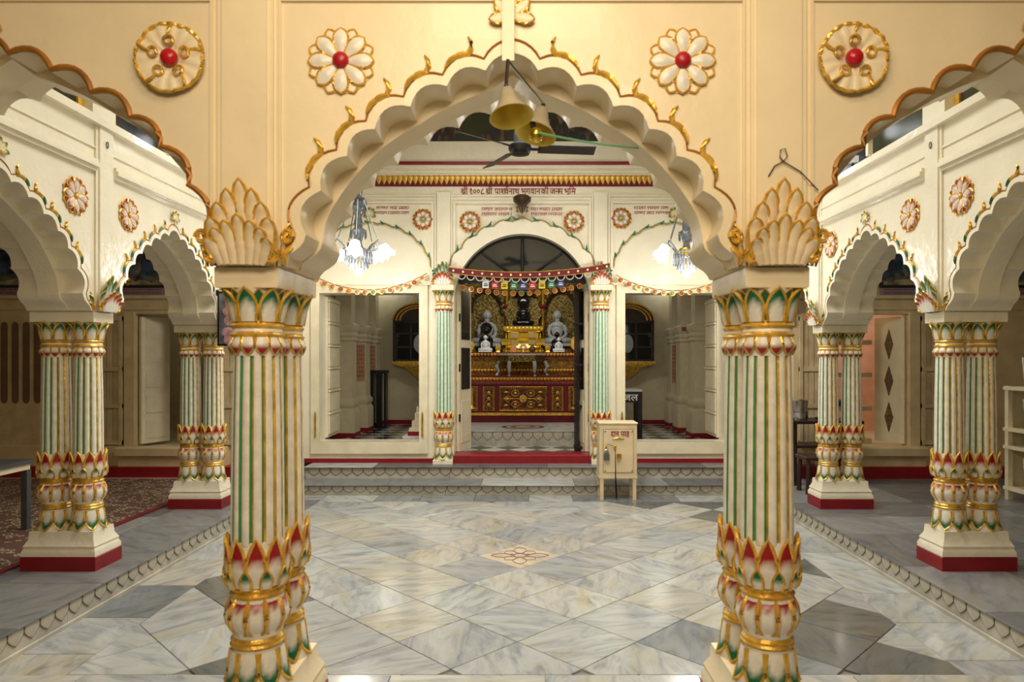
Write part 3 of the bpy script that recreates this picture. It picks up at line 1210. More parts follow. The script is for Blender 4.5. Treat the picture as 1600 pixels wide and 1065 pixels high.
wallbox('ceiling', -3.4, 3.4, 2.8, 9.0, 5.5, 5.6, 'ceil')
wallbox('ceiling_porch', -7.3, 7.3, -1.6, 2.40, 3.75, 3.85, 'ceil')
wallbox('ceiling_aisle_left', -7.3, -3.34, 2.40, 8.7, 3.20, 3.30, 'ceil')
wallbox('ceiling_aisle_right', 3.34, 7.3, 2.40, 8.7, 3.20, 3.30, 'ceil')
wallbox('wall_porch_bounce', -7.3, 7.3, -1.7, -1.6, 0, 3.85, 'wallf')  # unseen wall added behind the camera so light bounces into the porch
wallbox('wall_aisle_left', -7.3, -7.2, -1.6, 8.7, 0, 3.85, 'shutter')
wallbox('wall_aisle_right', 7.2, 7.3, -1.6, 8.7, 0, 3.85, 'shutter')

# ------------------------------------------------------------------ facade
fa = struct(empty('wall_facade', (0, FAC, 0)))
DR = .87
DZ = 2.32           # springing of the door arch
door_arc = [(DR * math.cos(a), DZ + DR * math.sin(a)) for a in [PI * k / 28 for k in range(29)]]
poly = [(-3.0, FZ), (-DR, FZ)] + door_arc[::-1] + [(DR, FZ), (3.0, FZ), (3.0, 5.5), (-3.0, 5.5)]
WX0, WX1, WZ0, WZ1 = 1.315, 2.59, .54, 2.435
holes = [[(s_ * WX0, WZ0), (s_ * WX1, WZ0), (s_ * WX1, WZ1), (s_ * WX0, WZ1)] for s_ in (-1, 1)]
MB().prism(poly, 0, .26, holes=holes).obj('facade_wall', 'wall', fa, smooth=False)
# red skirting and threshold
b = MB()
for s_ in (-1, 1):
    b.box(min(s_ * .90, s_ * 2.9), max(s_ * .90, s_ * 2.9), -.012, 0.002, FZ, FZ + .055)
b.obj('skirting', 'red', fa)
struct(MB().bbox(-.868, .868, FAC - .06, FAC + .30, FZ, FZ + .105, .01).obj('trim_threshold', 'red'))
# panel mouldings (three panels between pilaster bands)
b = MB()
for x0, x1 in ((-2.78, -1.10), (-.91, .91), (1.10, 2.78)):
    z1 = 3.69
    for (o, d, t) in ((0, .020, .020), (.085, .030, .028)):
        zt_ = z1 - o * 1.0
        b.box(x0 + o * .35, x1 - o * .35, -d, .001, zt_ - t, zt_)
        b.box(x0 + o * .35, x0 + o * .35 + t, -d, .001, 2.62, zt_ - t)
        b.box(x1 - o * .35 - t, x1 - o * .35, -d, .001, 2.62, zt_ - t)
b.obj('panel_moulding', 'wall', fa)
# pilaster bands above the half columns, cornice
b = MB()
for s_ in (-1, 1):
    b.box(s_ * 1.0 - .085, s_ * 1.0 + .085, -.03, .001, 2.53, 3.72)
b.obj('pilaster_band', 'wall', fa)
b = MB()
b.box(-2.9, 2.9, -.05, .001, 3.935, 3.955)
b.box(-2.9, 2.9, -.075, .001, 3.955, 4.00)
b.box(-2.9, 2.9, -.110, .001, 4.00, 4.045)
b.obj('cornice', 'wall', fa)
MB().box(-2.9, 2.9, -.125, .001, 4.045, 4.085).obj('cornice_line', 'red', fa)
MB().box(-2.9, 2.9, -.10, .001, 4.085, 4.345).obj('cornice_band', 'wall', fa)
MB().box(-2.9, 2.9, -.012, .001, 3.80, 3.935).obj('frieze', 'fabric', fa)
gp = petal(.066, .115, [(0, .012), (1, .012)], .006, lambda t, q: lerp(rgb(238, 206, 110), rgb(222, 160, 50), q), .35, 1.7, 0, k=6, n=3, down=True, neck=.95).mesh('gilt_scallop', 'vcgold')
n = 86
for k in range(n):
    inst('gilt_scallop', gp, fa, (-2.86 + 5.72 * (k + .5) / n, -.006, 3.935))
# painted panel over the cornice
MB().box(-2.9, 2.9, -.02, .001, 4.345, 5.5).obj('painted_panel', 'mural', fa)
MB().box(-2.9, 2.9, -.03, .001, 4.345, 4.38).obj('panel_frame', 'dwood', fa)
# door arch band with scallops and vine
b = MB()
NL = 13
path_out = []
for k in range(NL):
    a0, a1 = PI * k / NL, PI * (k + 1) / NL
    p0 = Vector((math.cos(a0), math.sin(a0))) * 1.02
    p1 = Vector((math.cos(a1), math.sin(a1))) * 1.02
    d = p1 - p0
    nn = (p0 + p1).normalized()
    for i in range(6):
        t = i / 6
        q = p0 + d * t + nn * 4 * .045 * t * (1 - t)
        path_out.append((q.x, DZ + q.y))
path_out.append((-1.02, DZ))
inner = [(p[0] * .99 if False else p[0], p[1]) for p in door_arc]
b.prism(path_out + inner[::-1], -.035, .001)
b.obj('door_arch_band', 'wall', fa)
vine = MB()
vine.tube([(p[0] * 1.015, -.036, DZ + (p[1] - DZ) * 1.015) for p in path_out], .010, 5)
for k in range(NL):
    a = PI * (k + .82) / NL if k < NL / 2 else PI * (k + .18) / NL
    dirn = 1 if k < NL / 2 else -1
    c0 = Vector((math.cos(a), math.sin(a))) * 1.055
    tg = Vector((-math.sin(a), math.cos(a))) * dirn
    tip = c0 + tg * .05 + c0.normalized() * .045
    vine.tube([(c0.x - tg.x * .05, -.038, DZ + c0.y - tg.y * .05), (c0.x, -.045, DZ + c0.y), (tip.x, -.040, DZ + tip.y)], [.005, .017, .003], 5, 1)
vine.obj('arch_vine', [mat('olive_gold_paint', rgb(170, 150, 84), .45, metal=.2, var=.15), 'greenp'], fa)
# blind arches over the windows
for s_ in (-1, 1):
    cx = s_ * 1.945
    hw, zs, hz = .80, 2.57, .75
    pts = []
    NL2 = 13
    for k in range(NL2):
        a0, a1 = PI * k / NL2, PI * (k + 1) / NL2
        p0 = Vector((hw * math.cos(a0), hz * math.sin(a0) ** .85 if math.sin(a0) > 0 else 0))
        p1 = Vector((hw * math.cos(a1), hz * max(0, math.sin(a1)) ** .85))
        nn = Vector((p1 - p0)).normalized()
        nn = Vector((-nn.y, nn.x))
        if nn.dot(p0 + p1) < 0:
            nn = -nn
        for i in range(6):
            t = i / 6
            q = p0 + (p1 - p0) * t + nn * 4 * .022 * t * (1 - t)
            pts.append((cx + q.x, zs + q.y))
    pts.append((cx - hw, zs))
    v = MB()
    v.tube([(p[0], -.014, p[1]) for p in pts], .013, 6)
    for k in range(NL2):
        i0 = k * 6
        pa, pb = pts[i0 + (4 if k < NL2 / 2 else 2)], pts[i0 + (5 if k < NL2 / 2 else 1)]
        d = Vector((pb[0] - pa[0], pb[1] - pa[1])).normalized()
        nn = Vector((pa[0] - cx, pa[1] - zs)).normalized()
        v.tube([(pa[0] - d.x * .05, -.014, pa[1] - d.y * .05), (pa[0], -.020, pa[1]), (pa[0] + d.x * .04 + nn.x * .04, -.016, pa[1] + d.y * .04 + nn.y * .04)], [.004, .019, .003], 5, 1)
    v.obj('arch_vine', [bpy.data.materials['olive_gold_paint'], 'greenp'], fa)
    # spandrel around the blind arch stands proud of the tympanum
    sp = [(cx + .82, zs - .03)] + [(p[0], p[1]) for p in pts] + [(cx - .82, zs - .03), (cx - .82, 3.575), (cx + .82, 3.575)]
    MB().prism(sp, -.014, .001).obj('spandrel', 'wall', fa, smooth=False)
    sprig(fa, SPRIG_S, (cx, -.016, 3.44), 1.1, 7)
    # window frame
    b = MB()
    f = .10
    b.box(s_ * 1.95 - .745, s_ * 1.95 + .745, -.035, .02, WZ1, WZ1 + f)
    b.box(s_ * 1.95 - .745, s_ * 1.95 + .745, -.035, .02, WZ0 - f - .05, WZ0)
    b.box(s_ * 1.95 - .745, s_ * 1.95 - .637, -.035, .02, WZ0, WZ1)
    b.box(s_ * 1.95 + .637, s_ * 1.95 + .745, -.035, .02, WZ0, WZ1)
    b.box(s_ * 1.95 - .80, s_ * 1.95 + .80, -.05, .001, WZ1 + f, WZ1 + f + .018)
    wn = struct(b.obj('window_1' if s_ < 0 else 'window_2', 'wood', None, (0, FAC, 0)))
    # brass pull handles on the frame
    for hx, hm in ((s_ * 1.95 - .68, 0), (s_ * 1.95 + .68, 0)):
        MB().lathe([(.006, .60), (.014, .62), (.010, .66), (.013, .70), (.009, .76), (.013, .82), (.010, .90), (.004, .93)], 10, hx, -.052).obj('handle', 'brass', wn)
    # panelled shutter leaf folded back inside the opening
    hx = s_ * (WX1 - .005)
    ln = .62
    sh_o = MB().box(0, ln, -.02, .02, WZ0 + .02, WZ1 - .02).obj('shutter_leaf', 'wood', wn, (hx, .27, 0), (0, 0, math.radians(91) if s_ < 0 else math.radians(89)))
    for k in range(6):
        z0 = WZ0 + .06 + k * (WZ1 - WZ0 - .10) / 6
        z1 = z0 + (WZ1 - WZ0 - .10) / 6 - .05
        for sd in (-1, 1):
            MB().box(.05, ln - .05, .018 * sd, .034 * sd, z0, z1).obj('shutter_panel', 'wood', sh_o)
        for sd in (-1, 1):
            MB().box(.04, ln - .04, .018 * sd, .045 * sd, z1 + .01, z1 + .035).obj('shutter_rail', 'wood', sh_o)
# medallions
for x, z in ((-1.265, 3.375), (-.665, 3.345), (.662, 3.350), (1.262, 3.39)):
    medallion(fa, 'facade', (x, -.016, z), .285)
sprig(fa, SPRIG_S, (0, -.04, 3.50), 1.05, 7)

# half columns beside the door
SF = 1.12
FC_ME, FC_H = column_body(SF, 2.19 - .055 - .768 * SF)
fc_at = FC_ME.color_attributes['Col']
for p_ in FC_ME.polygons:      # the shafts beside the door are painted pale green
    zs_ = [FC_ME.vertices[v_].co.z for v_ in p_.vertices]
    if p_.material_index == 0 and max(zs_) - min(zs_) > .2:
        for li_ in p_.loop_indices:
            c0_ = fc_at.data[li_].color
            if c0_[0] > .5:
                fc_at.data[li_].color = rgb(222, 232, 212)
    elif p_.material_index == 1 and max(zs_) - min(zs_) > .2:
        p_.material_index = 0
        for li_ in p_.loop_indices:
            fc_at.data[li_].color = rgb(120, 176, 128)
for s_ in (-1, 1):
    t = tag(empty('half_column', (s_ * 1.0, FAC - .02, FZ)), 'white and green lotus column flanking the shrine door, ' + ('donation box side' if s_ > 0 else 'folding leaf side'), 'column')
    MB().stack([(.125, .12, 0), (.125, .12, .05), (.118, .113, .055)]).obj('plinth', 'wall', t)
    put_column(FC_ME, FC_H, t, (0, 0, .055), SF, True)
    MB().stack([(.135, .13, 2.19), (.14, .135, 2.20), (.14, .135, 2.25), (.13, .125, 2.26)]).obj('abacus', 'wall', t)
    acanthus(t, 'side', (0, -.10, 2.26), 1.15)


# ------------------------------------------------------------------ lettering
GC = {}


def glyph(s_):
    if s_ not in GC:
        c = bpy.data.curves.new('lettering', 'FONT')
        c.body = s_
        c.size = 1
        o = bpy.data.objects.new('lettering', c)
        C.objects.link(o)
        dg = bpy.context.evaluated_depsgraph_get()
        me = bpy.data.meshes.new_from_object(o.evaluated_get(dg))
        GC[s_] = ([(v.co.x, v.co.y) for v in me.vertices], [tuple(p.vertices) for p in me.polygons])
        bpy.data.objects.remove(o)
        bpy.data.curves.remove(c)
        bpy.data.meshes.remove(me)
    return GC[s_]


def ribbon(b, pts, wd, ox, oz, sx, sz, y):
    for i in range(len(pts) - 1):
        a, c = Vector(pts[i]), Vector(pts[i + 1])
        d = (c - a).normalized()
        nn = Vector((-d.y, d.x)) * wd / 2
        q = [a - nn - d * wd * .3, c - nn + d * wd * .3, c + nn + d * wd * .3, a + nn - d * wd * .3]
        b.add([(ox + p.x * sx, y, oz + p.y * sz) for p in q], [(0, 1, 2, 3)])


def lettering(name, items, parent, x0, x1, zb, hgt, y, material, bold=.014):
    """items: (glyph string, advance, extra strokes); fitted between x0 and x1 with the head line hgt above zb"""
    tot = sum(i[1] for i in items)
    sx = (x1 - x0) / tot
    sz = hgt / .62
    b = MB()
    pen = 0
    for it in items:
        s_, adv = it[0], it[1]
        if s_.strip():
            vs, fs = glyph(s_)
            for q_, (dx, dz) in enumerate(((-bold, 0), (bold, 0), (0, bold * .6), (0, -bold * .6))):
                b.add([(x0 + (pen + v[0] + dx) * sx, y - .0008 * q_, zb + (v[1] + dz) * sz) for v in vs], fs)
        for st_ in (it[2] if len(it) > 2 else ()):
            ribbon(b, st_, .085, x0 + pen * sx, zb, sx, sz, y - .004)
        pen += adv
    return b.obj(name, material, parent, smooth=False)


RA = [[(.50, .22), (.36, .06), (.22, -.06)]]      # the stroke that turns a letter into its r-conjunct
REPH = [[(.30, .66), (.26, .80), (.38, .86), (.48, .78)]]
title = [('श', .66, RA), ('ी', .26), (' ', .16), ('१', .50), ('०', .52), ('०', .52), ('८', .52), (' ', .18), ('श', .66, RA), ('ी', .26), (' ', .28),
         ('प', .57), ('ा', .26), ('श', .50), ('व', .56, REPH), ('न', .56), ('ा', .26), ('थ', .66), (' ', .16),
         ('भ', .70), ('ग', .57), ('व', .56), ('ा', .26), ('न', .57), (' ', .06), ('क', .76), ('ी', .28), (' ', .14), ('ज', .74), ('न', .40), ('म', .60), (' ', .16), ('भू', .70), ('ि', .28), ('म', .60)]
lettering('title_lettering', title, fa, -.785, .685, 3.702, .070, -.004, 'print')


def verse(name, parent, x0, x1, zb, hgt, y, material, rows=2, pitch=1.6, seed=1):
    """a line of verse too small to read: head bars with hanging strokes"""
    rn = random.Random(seed)
    b = MB()
    for r in range(rows):
        z = zb - r * hgt * pitch
        x = x0
        while x < x1:
            wl = rn.uniform(2.2, 5.0) * hgt
            xe = min(x1, x + wl)
            b.add([(x, y, z + hgt * .86), (xe, y, z + hgt * .86), (xe, y, z + hgt), (x, y, z + hgt)], [(0, 1, 2, 3)])
            q = x + .2 * hgt
            while q < xe - .1 * hgt:
                hh = rn.uniform(.55, .95) * hgt
                b.add([(q, y, z + hgt * .9 - hh), (q + .15 * hgt, y, z + hgt * .9 - hh), (q + .15 * hgt, y, z + hgt * .9), (q, y, z + hgt * .9)], [(0, 1, 2, 3)])
                zz = z + hgt * rn.uniform(.2, .6)
                b.add([(q - .3 * hgt, y, zz), (q, y, zz - .05 * hgt), (q, y, zz + .12 * hgt), (q - .3 * hgt, y, zz + .16 * hgt)], [(0, 1, 2, 3)])
                q += rn.uniform(.45, .7) * hgt
            x = xe + .35 * hgt
    return b.obj(name, material, parent, smooth=False)


for i, (x0, x1) in enumerate(((-.52, -.13), (.11, .52), (-2.42, -2.02), (-1.86, -1.44), (1.43, 1.86), (2.02, 2.40))):
    verse('verse_lettering', fa, x0, x1, 3.485 if i < 2 else 3.50, .042, -.018, 'print', 2, 1.5, 30 + i)

# ------------------------------------------------------------------ shrine door: fanlight, leaves, grille
HZ = .30            # hall floor
fan_l = struct(empty('window_3', (0, FAC + .13, 0)))
lun = [(.868 * math.cos(a), DZ + .868 * math.sin(a)) for a in [PI * k / 28 for k in range(29)] if DZ + .868 * math.sin(a) >= 2.66]
zz_ = 2.64
hw_ = math.sqrt(.868 ** 2 - (zz_ - DZ) ** 2)
gl = MB().prism([(hw_, zz_)] + lun + [(-hw_, zz_)], -.006, .006).obj('pane', None or 'glassdark', fan_l)
b = MB()
b.box(-.87, .87, -.03, .03, 2.58, 2.65)
b.tube([(.855 * math.cos(a), 0, DZ + .855 * math.sin(a)) for a in [.35 + (PI - .7) * k / 24 for k in range(25)]], .022, 6)
b.obj('fanlight_frame', 'iron', fan_l)
for a in (PI / 2, PI / 2 - .78, PI / 2 + .78):
    r1 = .86 if abs(a - PI / 2) < .1 else .70
    MB().tube([(0 + .04 * math.cos(a), -.02, 2.62), (r1 * math.cos(a) * 1.05, -.02, 2.62 + (3.17 - 2.62) * (1 if abs(a - PI / 2) < .1 else .62))], .020, 6).obj('fanlight_bar', 'iron', fan_l)


def leaf(name, w_, z0, z1, parent, loc, rz, m='wood'):
    """a door leaf hinged at local x=0"""
    d = MB().box(0, w_, -.02, .02, z0, z1).obj('door_leaf', m, parent, loc, (0, 0, rz))
    h = (z1 - z0)
    for a, c_ in ((.04, .30), (.36, .62), (.66, .96)):
        for s_ in (-1, 1):
            MB().box(.06, w_ - .06, s_ * .018, s_ * .028, z0 + h * a + .02, z0 + h * c_).obj('door_panel', 'glassdark' if a > .3 and m == 'wood' else m, d)
    for z in (.2, .5, .8):
        MB().box(-.012, .012, -.034, -.018, z0 + h * z - .05, z0 + h * z + .05).obj('hinge', 'iron', d)
    return d


dr = struct(empty('door_1', (0, FAC + .14, 0)))
leaf('door_leaf', .40, FZ + .11, 2.58, dr, (-.845, .10, 0), math.radians(72))
leaf('door_leaf', .40, FZ + .11, 2.58, dr, (.845, .10, 0), math.radians(101))
# black sliding grille pushed to one side
gr = struct(empty('door_2', (.70, FAC + .34, 0)))
for k in range(5):
    MB().cbox(.0 + k * .022, .02 + k * .045, 1.45, .008, .014, 1.12).obj('grille_bar', 'black', gr)
b = MB()
for z in (.40, .95, 1.5, 2.05, 2.5):
    b.box(-.01, .10, .005, .21, z, z + .03)
b.obj('grille_rail', 'black', gr)

# ------------------------------------------------------------------ hall behind the facade
hl = struct(empty('floor_hall'))
MB().box(-3.55, 3.55, 8.99, 14.0, 0.0, HZ - .016).obj('hall_bed', 'grout', hl)
TS = .205
tw = MB().stack([(TS * .702, TS * .702, -.015), (TS * .702, TS * .702, -.002), (TS * .695, TS * .695, 0)])
M['tilew'] = mat('white_marble_tile', rgb(206, 206, 200), .16, var=.08, vscale=8)
M['tileb'] = mat('black_slate_tile', rgb(34, 36, 38), .16, var=.1, vscale=8)
TWM, TBM = tw.mesh('white_tile', 'tilew', False), tw.mesh('black_tile', 'tileb', False)
rest_w, rest_b = MB(), MB()
for i in range(-30, 31):
    for j in range(-30, 31):
        x, y = (i + j) * TS, 11.4 + (i - j) * TS
        if y < 9.0 + TS * .3 or y > 13.55 or abs(x) > 3.4:
            continue
        d_ = y
        near = abs(x + .0) < .37 * d_ and y < 11.9 and (abs(x) > .12 * d_ or (abs(x) < .11 * d_ and y < 10.25))
        if near:
            inst('black_tile' if (i + j) % 2 else 'white_tile', TBM if (i + j) % 2 else TWM, hl, (x, y, HZ), (0, 0, PI / 4))
        else:
            q = TS * .98
            (rest_b if (i + j) % 2 else rest_w).add([(x - q, y, HZ - .0005), (x, y - q, HZ - .0005), (x + q, y, HZ - .0005), (x, y + q, HZ - .0005)], [(0, 1, 2, 3)])
for r_, m_ in ((rest_w, 'tilew'), (rest_b, 'tileb')):
    o = r_.obj('far_tiles', m_, hl, smooth=False)
    o['kind'] = 'stuff'
wallbox('wall_hall_back', -3.6, 3.6, 13.6, 13.75, 0, 4.0, 'hall')
wallbox('wall_hall_left', -3.6, -3.5, 8.7, 13.75, 0, 4.0, 'hall')
wallbox('wall_hall_right', 3.5, 3.6, 8.7, 13.75, 0, 4.0, 'hall')
wallbox('ceiling_hall', -3.6, 3.6, 8.99, 13.75, 4.0, 4.1, 'ceil')
b = MB()
b.box(-3.5, 3.5, 13.58, 13.60, HZ, HZ + .08)
struct(b.obj('baseboard_hall', 'red'))


def pier(x, y, w_, label, notice):
    t = tag(empty('hall_pier', (x, y, HZ)), label, 'pier')
    h = w_ / 2
    MB().stack([(h + .055, h + .055, 0), (h + .055, h + .055, .068), (h + .05, h + .05, .072)]).obj('base_block', 'red', t)
    MB().stack([(h + .05, h + .05, .072), (h + .05, h + .05, .42), (h + .02, h + .02, .48), (h + .04, h + .04, .53), (h + .04, h + .04, .58), (h + .01, h + .01, .62), (h, h, .66),
                (h, h, 1.58), (h + .03, h + .03, 1.61), (h + .01, h + .01, 1.65), (h + .035, h + .035, 1.69), (h + .01, h + .01, 1.74), (h + .045, h + .045, 1.79), (h + .045, h + .045, 1.86), (h - .02, h - .02, 1.90), (h - .02, h - .02, 3.69)]).obj('shaft', 'hall', t)
    for k in range(6):
        MB().ball(math.copysign(-h, x), -.02, 1.98 + k * .15, .05, .10, .08, 8, 6).obj('carved_lobe', 'hall', t)
    if notice:
        nb = MB().box(-h + .015, h - .015, -h - .006, -h, notice[0], notice[1]).obj('notice', notice[2], t)
        rows = int((notice[1] - notice[0]) / .075)
        verse('notice_lettering', nb, -h + .03, h - .03, notice[1] - .07, .05, -h - .0075, 'printb' if notice[2] == 'notice' else 'print', rows, 1.48, int(abs(x) * 50 + y * 10))
    return t


M['notice'] = mat('notice_paper', rgb(188, 146, 110), .7, var=.1)
pier(-2.98, 11.45, .30, 'plain cream pier beside the folded shutter, carpet aisle side of hall', None)
pier(-2.98, 12.35, .34, 'cream pier with a long brown lettered notice', (.90, 1.55, 'notice'))
pier(-2.98, 13.25, .32, 'cream pier with a short brown lettered notice above a black stand', (1.02, 1.55, 'notice'))
pier(2.98, 11.45, .30, 'plain cream pier beside the folded shutter, donation box side of hall', None)
pier(2.98, 12.35, .36, 'plain pinkish cream pier with a brick red patch near its head', None)
pier(2.98, 13.25, .30, 'cream pier with a narrow red lettered notice', (.83, 1.56, 'notice'))
# short lettered patch on the head of the pinkish pier
q = [o for o in bpy.data.objects if o.name.startswith('hall_pier')][-2]
MB().box(-.17, .17, -.232, -.20, 1.79, 1.86).obj('red_patch', 'brick', q)

# wall showcases with gilded domes
for s_ in (-1, 1):
    t = tag(empty('wall_showcase', (s_ * 2.02, 13.55, 1.55)), 'dark glazed case with gilded dome on the hall wall, ' + ('black stand side' if s_ < 0 else 'black desk side'), 'showcase')
    MB().box(-.50, .50, -.28, .04, 0, .78).obj('case_back', 'dwood', t)
    MB().box(-.46, .46, -.30, -.28, .04, .74).obj('glass', 'glassdark', t)
    for k in range(4):
        x = -.50 + k * .333
        MB().box(x - .014, x + .014, -.315, -.28, 0, .78).obj('glazing_bar', 'dwood', t)
    for z in (.0, .26, .52, .76):
        MB().box(-.51, .51, -.315, -.28, z, z + .025).obj('glazing_rail', 'dwood', t)
    dm = MB()
    dm.prism([(.52 * math.cos(a), .78 + .34 * math.sin(a)) for a in [PI * k / 20 for k in range(21)]], -.30, .02)
    dm.obj('gilded_dome', 'dwood', t)
    for k in range(3):
        r_ = .52 - .07 * k
        MB().tube([(r_ * math.cos(a), -.305, .79 + .65 * r_ * math.sin(a)) for a in [PI * q / 20 for q in range(21)]], .018, 5).obj('dome_moulding', 'gold', t)
    for x in (-.16, 0, .16):
        MB().lathe([(.022, 1.08), (.03, 1.12), (.014, 1.16), (.02, 1.19), (.002, 1.25)], 8, x, -.15).obj('finial', 'gold', t)
    MB().stack([(.06, .05, -.34), (.30, .14, -.12), (.54, .19, -.05), (.54, .19, 0)], 0, -.13).obj('bracket', 'gold', t)
    MB().ball(0, -.315, .34, .11, .006, .18, 12, 8).obj('figure_relief', 'gstone', t)

# black stand and black lectern with white lettering
t = tag(empty('black_stand', (-2.72, 12.9, HZ)), 'tall narrow black stand against the lettered pier', 'stand')
MB().box(-.14, .14, -.10, .10, .0, .04).obj('stand_foot', 'black', t)
MB().box(-.05, .05, -.05, .05, .04, 1.02).obj('stand_post', 'black', t)
MB().box(-.16, .16, -.12, .12, 1.02, 1.08).obj('stand_top', 'black', t)
for x in (-.12, .12):
    MB().box(x - .02, x + .02, -.09, .09, .04, 1.02).obj('stand_side', 'black', t)
t = tag(empty('black_desk', (1.42, 10.15, HZ)), 'black wooden desk with white lettering on its front', 'desk')
MB().box(-.32, .32, -.22, .22, .82, .85).obj('desk_top', mat('pale_desk_top', rgb(190, 190, 186), .3, var=0), t)
for x in (-.29, .29):
    for y in (-.19, .19):
        MB().box(x - .03, x + .03, y - .03, y + .03, 0, .82).obj('leg', 'black', t)
MB().box(-.30, .30, -.215, -.19, .66, .82).obj('front_board', 'black', t)
MB().box(-.30, .30, -.2, .2, .28, .32).obj('stretcher', 'black', t)
lettering('desk_lettering', [('द', .55), ('क', .80), ('-', .36), ('ज', .76), ('ल', .70)], t, -.22, .26, .69, .085, -.217, 'printw', .01)
# small white stepped stand by the hall doorway, marble footed
t = tag(empty('stepped_pedestal', (-1.50, 9.75, HZ)), 'small white stepped pedestal on a marble block behind the window', 'pedestal')
o = MB().stack([(.17, .17, 0), (.17, .17, .17), (.185, .185, .19), (.185, .185, .21)]).obj('marble_block', 'marble2', t)
MB().stack([(.12, .12, .21), (.12, .12, .27)]).obj('red_base', 'red', t)
MB().stack([(.11, .11, .27), (.10, .10, .32), (.07, .07, .32), (.07, .07, .42), (.035, .035, .42), (.035, .035, .52), (.015, .015, .54), (.008, .008, .62)]).obj('stepped_top', 'wood', t)

# ------------------------------------------------------------------ altar
AY = 11.5
sp_ = struct(empty('floor_altar_step', (0, 10.15, 0)))
kerb(sp_, -1.2, 1.2, (HZ, .525), True, pitch=.15, ph=.12, seams=.8)
MB().box(-1.2, 1.2, .06, 1.5, HZ, .512).obj('step_core', 'grout', sp_)
for k in range(3):
    o = slab([(-1.2 + .8 * k, -.02), (-.4 + .8 * k, -.02), (-.4 + .8 * k, 1.5), (-1.2 + .8 * k, 1.5)], 'step_slab', LIGHT[k], sp_, .525, .0115, .002, 'marble2')
rg = MB()
for r_, m_ in ((.34, 0), (.27, 1), (.20, 0), (.12, 1)):
    rg.lathe([(r_, .527 + .0006 * (.4 - r_) * 10), (0.001, .5275 + .0006 * (.4 - r_) * 10)], 32, 0, 0, m_, cap=False)
o = tag(rg.obj('round_mat', [mat('maroon_mat', rgb(104, 44, 40), .8), mat('tan_mat', rgb(172, 150, 120), .8)], None, (0, 10.75, 0)), 'round maroon and tan mat on the marble step before the altar', 'mat')
o.scale = (1, .9, 1)

al = tag(empty('altar', (0, AY, .525)), 'red and gold carved altar with tiered top in the shrine', 'altar')
b = MB()
b.box(-1.25, 1.25, 0, 1.19, 0, .12)
b.obj('base', 'fabric', al)
MB().box(-1.24, 1.24, -.03, .02, .12, .165).obj('base_bead', 'gold', al)
MB().box(-1.22, 1.22, 0, 1.19, .165, .70).obj('body', 'fabric', al)
MB().box(-1.22, 1.22, -.01, .01, .635, .70).obj('inscription_band', 'fabric', al)
verse('inscription_lettering', al, -1.0, 1.0, .650, .036, -.012, mat('pale_red_lettering', rgb(170, 90, 80), .5, var=0), 1, 1, 77)
# carved panels
for x0, x1 in ((-1.16, -.76), (-.68, -.48), (-.41, .41), (.48, .68), (.76, 1.16)):
    cx, hw = (x0 + x1) / 2, (x1 - x0) / 2
    p = MB().box(x0, x1, -.012, .0, .19, .61).obj('carved_panel', mat('dark_red_panel', rgb(116, 58, 26), .4, metal=.2, var=.5, vscale=24, bump=.6, bscale=40) if x0 == -1.16 else bpy.data.materials['dark_red_panel'], al)
    fr = MB()
    fr.tube([(x0 + .01, -.014, .20), (x1 - .01, -.014, .20), (x1 - .01, -.014, .60), (x0 + .01, -.014, .60)], .008, 4, closed=True)
    nx, nz = max(2, int((x1 - x0 - .06) / .036)), 10
    for k in range(nx + 1):
        x = x0 + .03 + (x1 - x0 - .06) * k / nx
        for z in (.225, .575):
            fr.tube([(x - .010, -.014, z - .012), (x + .010, -.016, z + .012)], .005, 4)
    for k in range(1, nz):
        z = .225 + .35 * k / nz
        for x in (x0 + .03, x1 - .03):
            fr.tube([(x - .010, -.014, z - .012), (x + .010, -.016, z + .012)], .005, 4)
    fr.obj('gilt_border', 'gold', p)
    om = MB()
    if hw > .3:
        for k in range(8):
            a = 2 * PI * k / 8
            om.ball(cx + .045 * math.cos(a), -.016, .40 + .045 * math.sin(a), .024, .008, .024, 8, 5)
        om.ball(cx, -.02, .40, .028, .012, .028, 8, 5)
        for sx_ in (-1, 1):
            om.tube([(cx + sx_ * .07, -.015, .40), (cx + sx_ * .34, -.015, .40)], .004, 4)
            om.tube([(cx + sx_ * .20, -.015, .40), (cx + sx_ * .26, -.016, .46), (cx + sx_ * .33, -.015, .40), (cx + sx_ * .26, -.016, .34), (cx + sx_ * .20, -.015, .40)], .006, 4)
            om.ball(cx + sx_ * .27, -.016, .40, .034, .01, .026, 8, 5)
            for sz_ in (-1, 1):
                om.tube([(cx + sx_ * .13 + .062 * math.cos(q * PI / 6), -.015, .40 + sz_ * .095 + .05 * math.sin(q * PI / 6)) for q in range(12)], .005, 4, closed=True)
                om.ball(cx + sx_ * .13, -.016, .40 + sz_ * .095, .026, .009, .022, 8, 5)
                om.ball(cx + sx_ * .29, -.016, .40 + sz_ * .11, .04, .008, .016, 8, 5)
    elif abs(cx) > .9:
        om.lathe([(.10, .23), (.06, .26), (.04, .30), (.05, .32), (.045, .52), (.06, .54), (.07, .57)], 10, cx - math.copysign(.08, cx), .0)
    else:
        for z in (.30, .40, .50):
            om.ball(cx, -.016, z, .03, .01, .03, 8, 5)
            om.tube([(cx - .045, -.015, z - .05), (cx, -.016, z), (cx + .045, -.015, z - .05)], .005, 4)
    om.obj('gilt_ornament', 'gold', p)
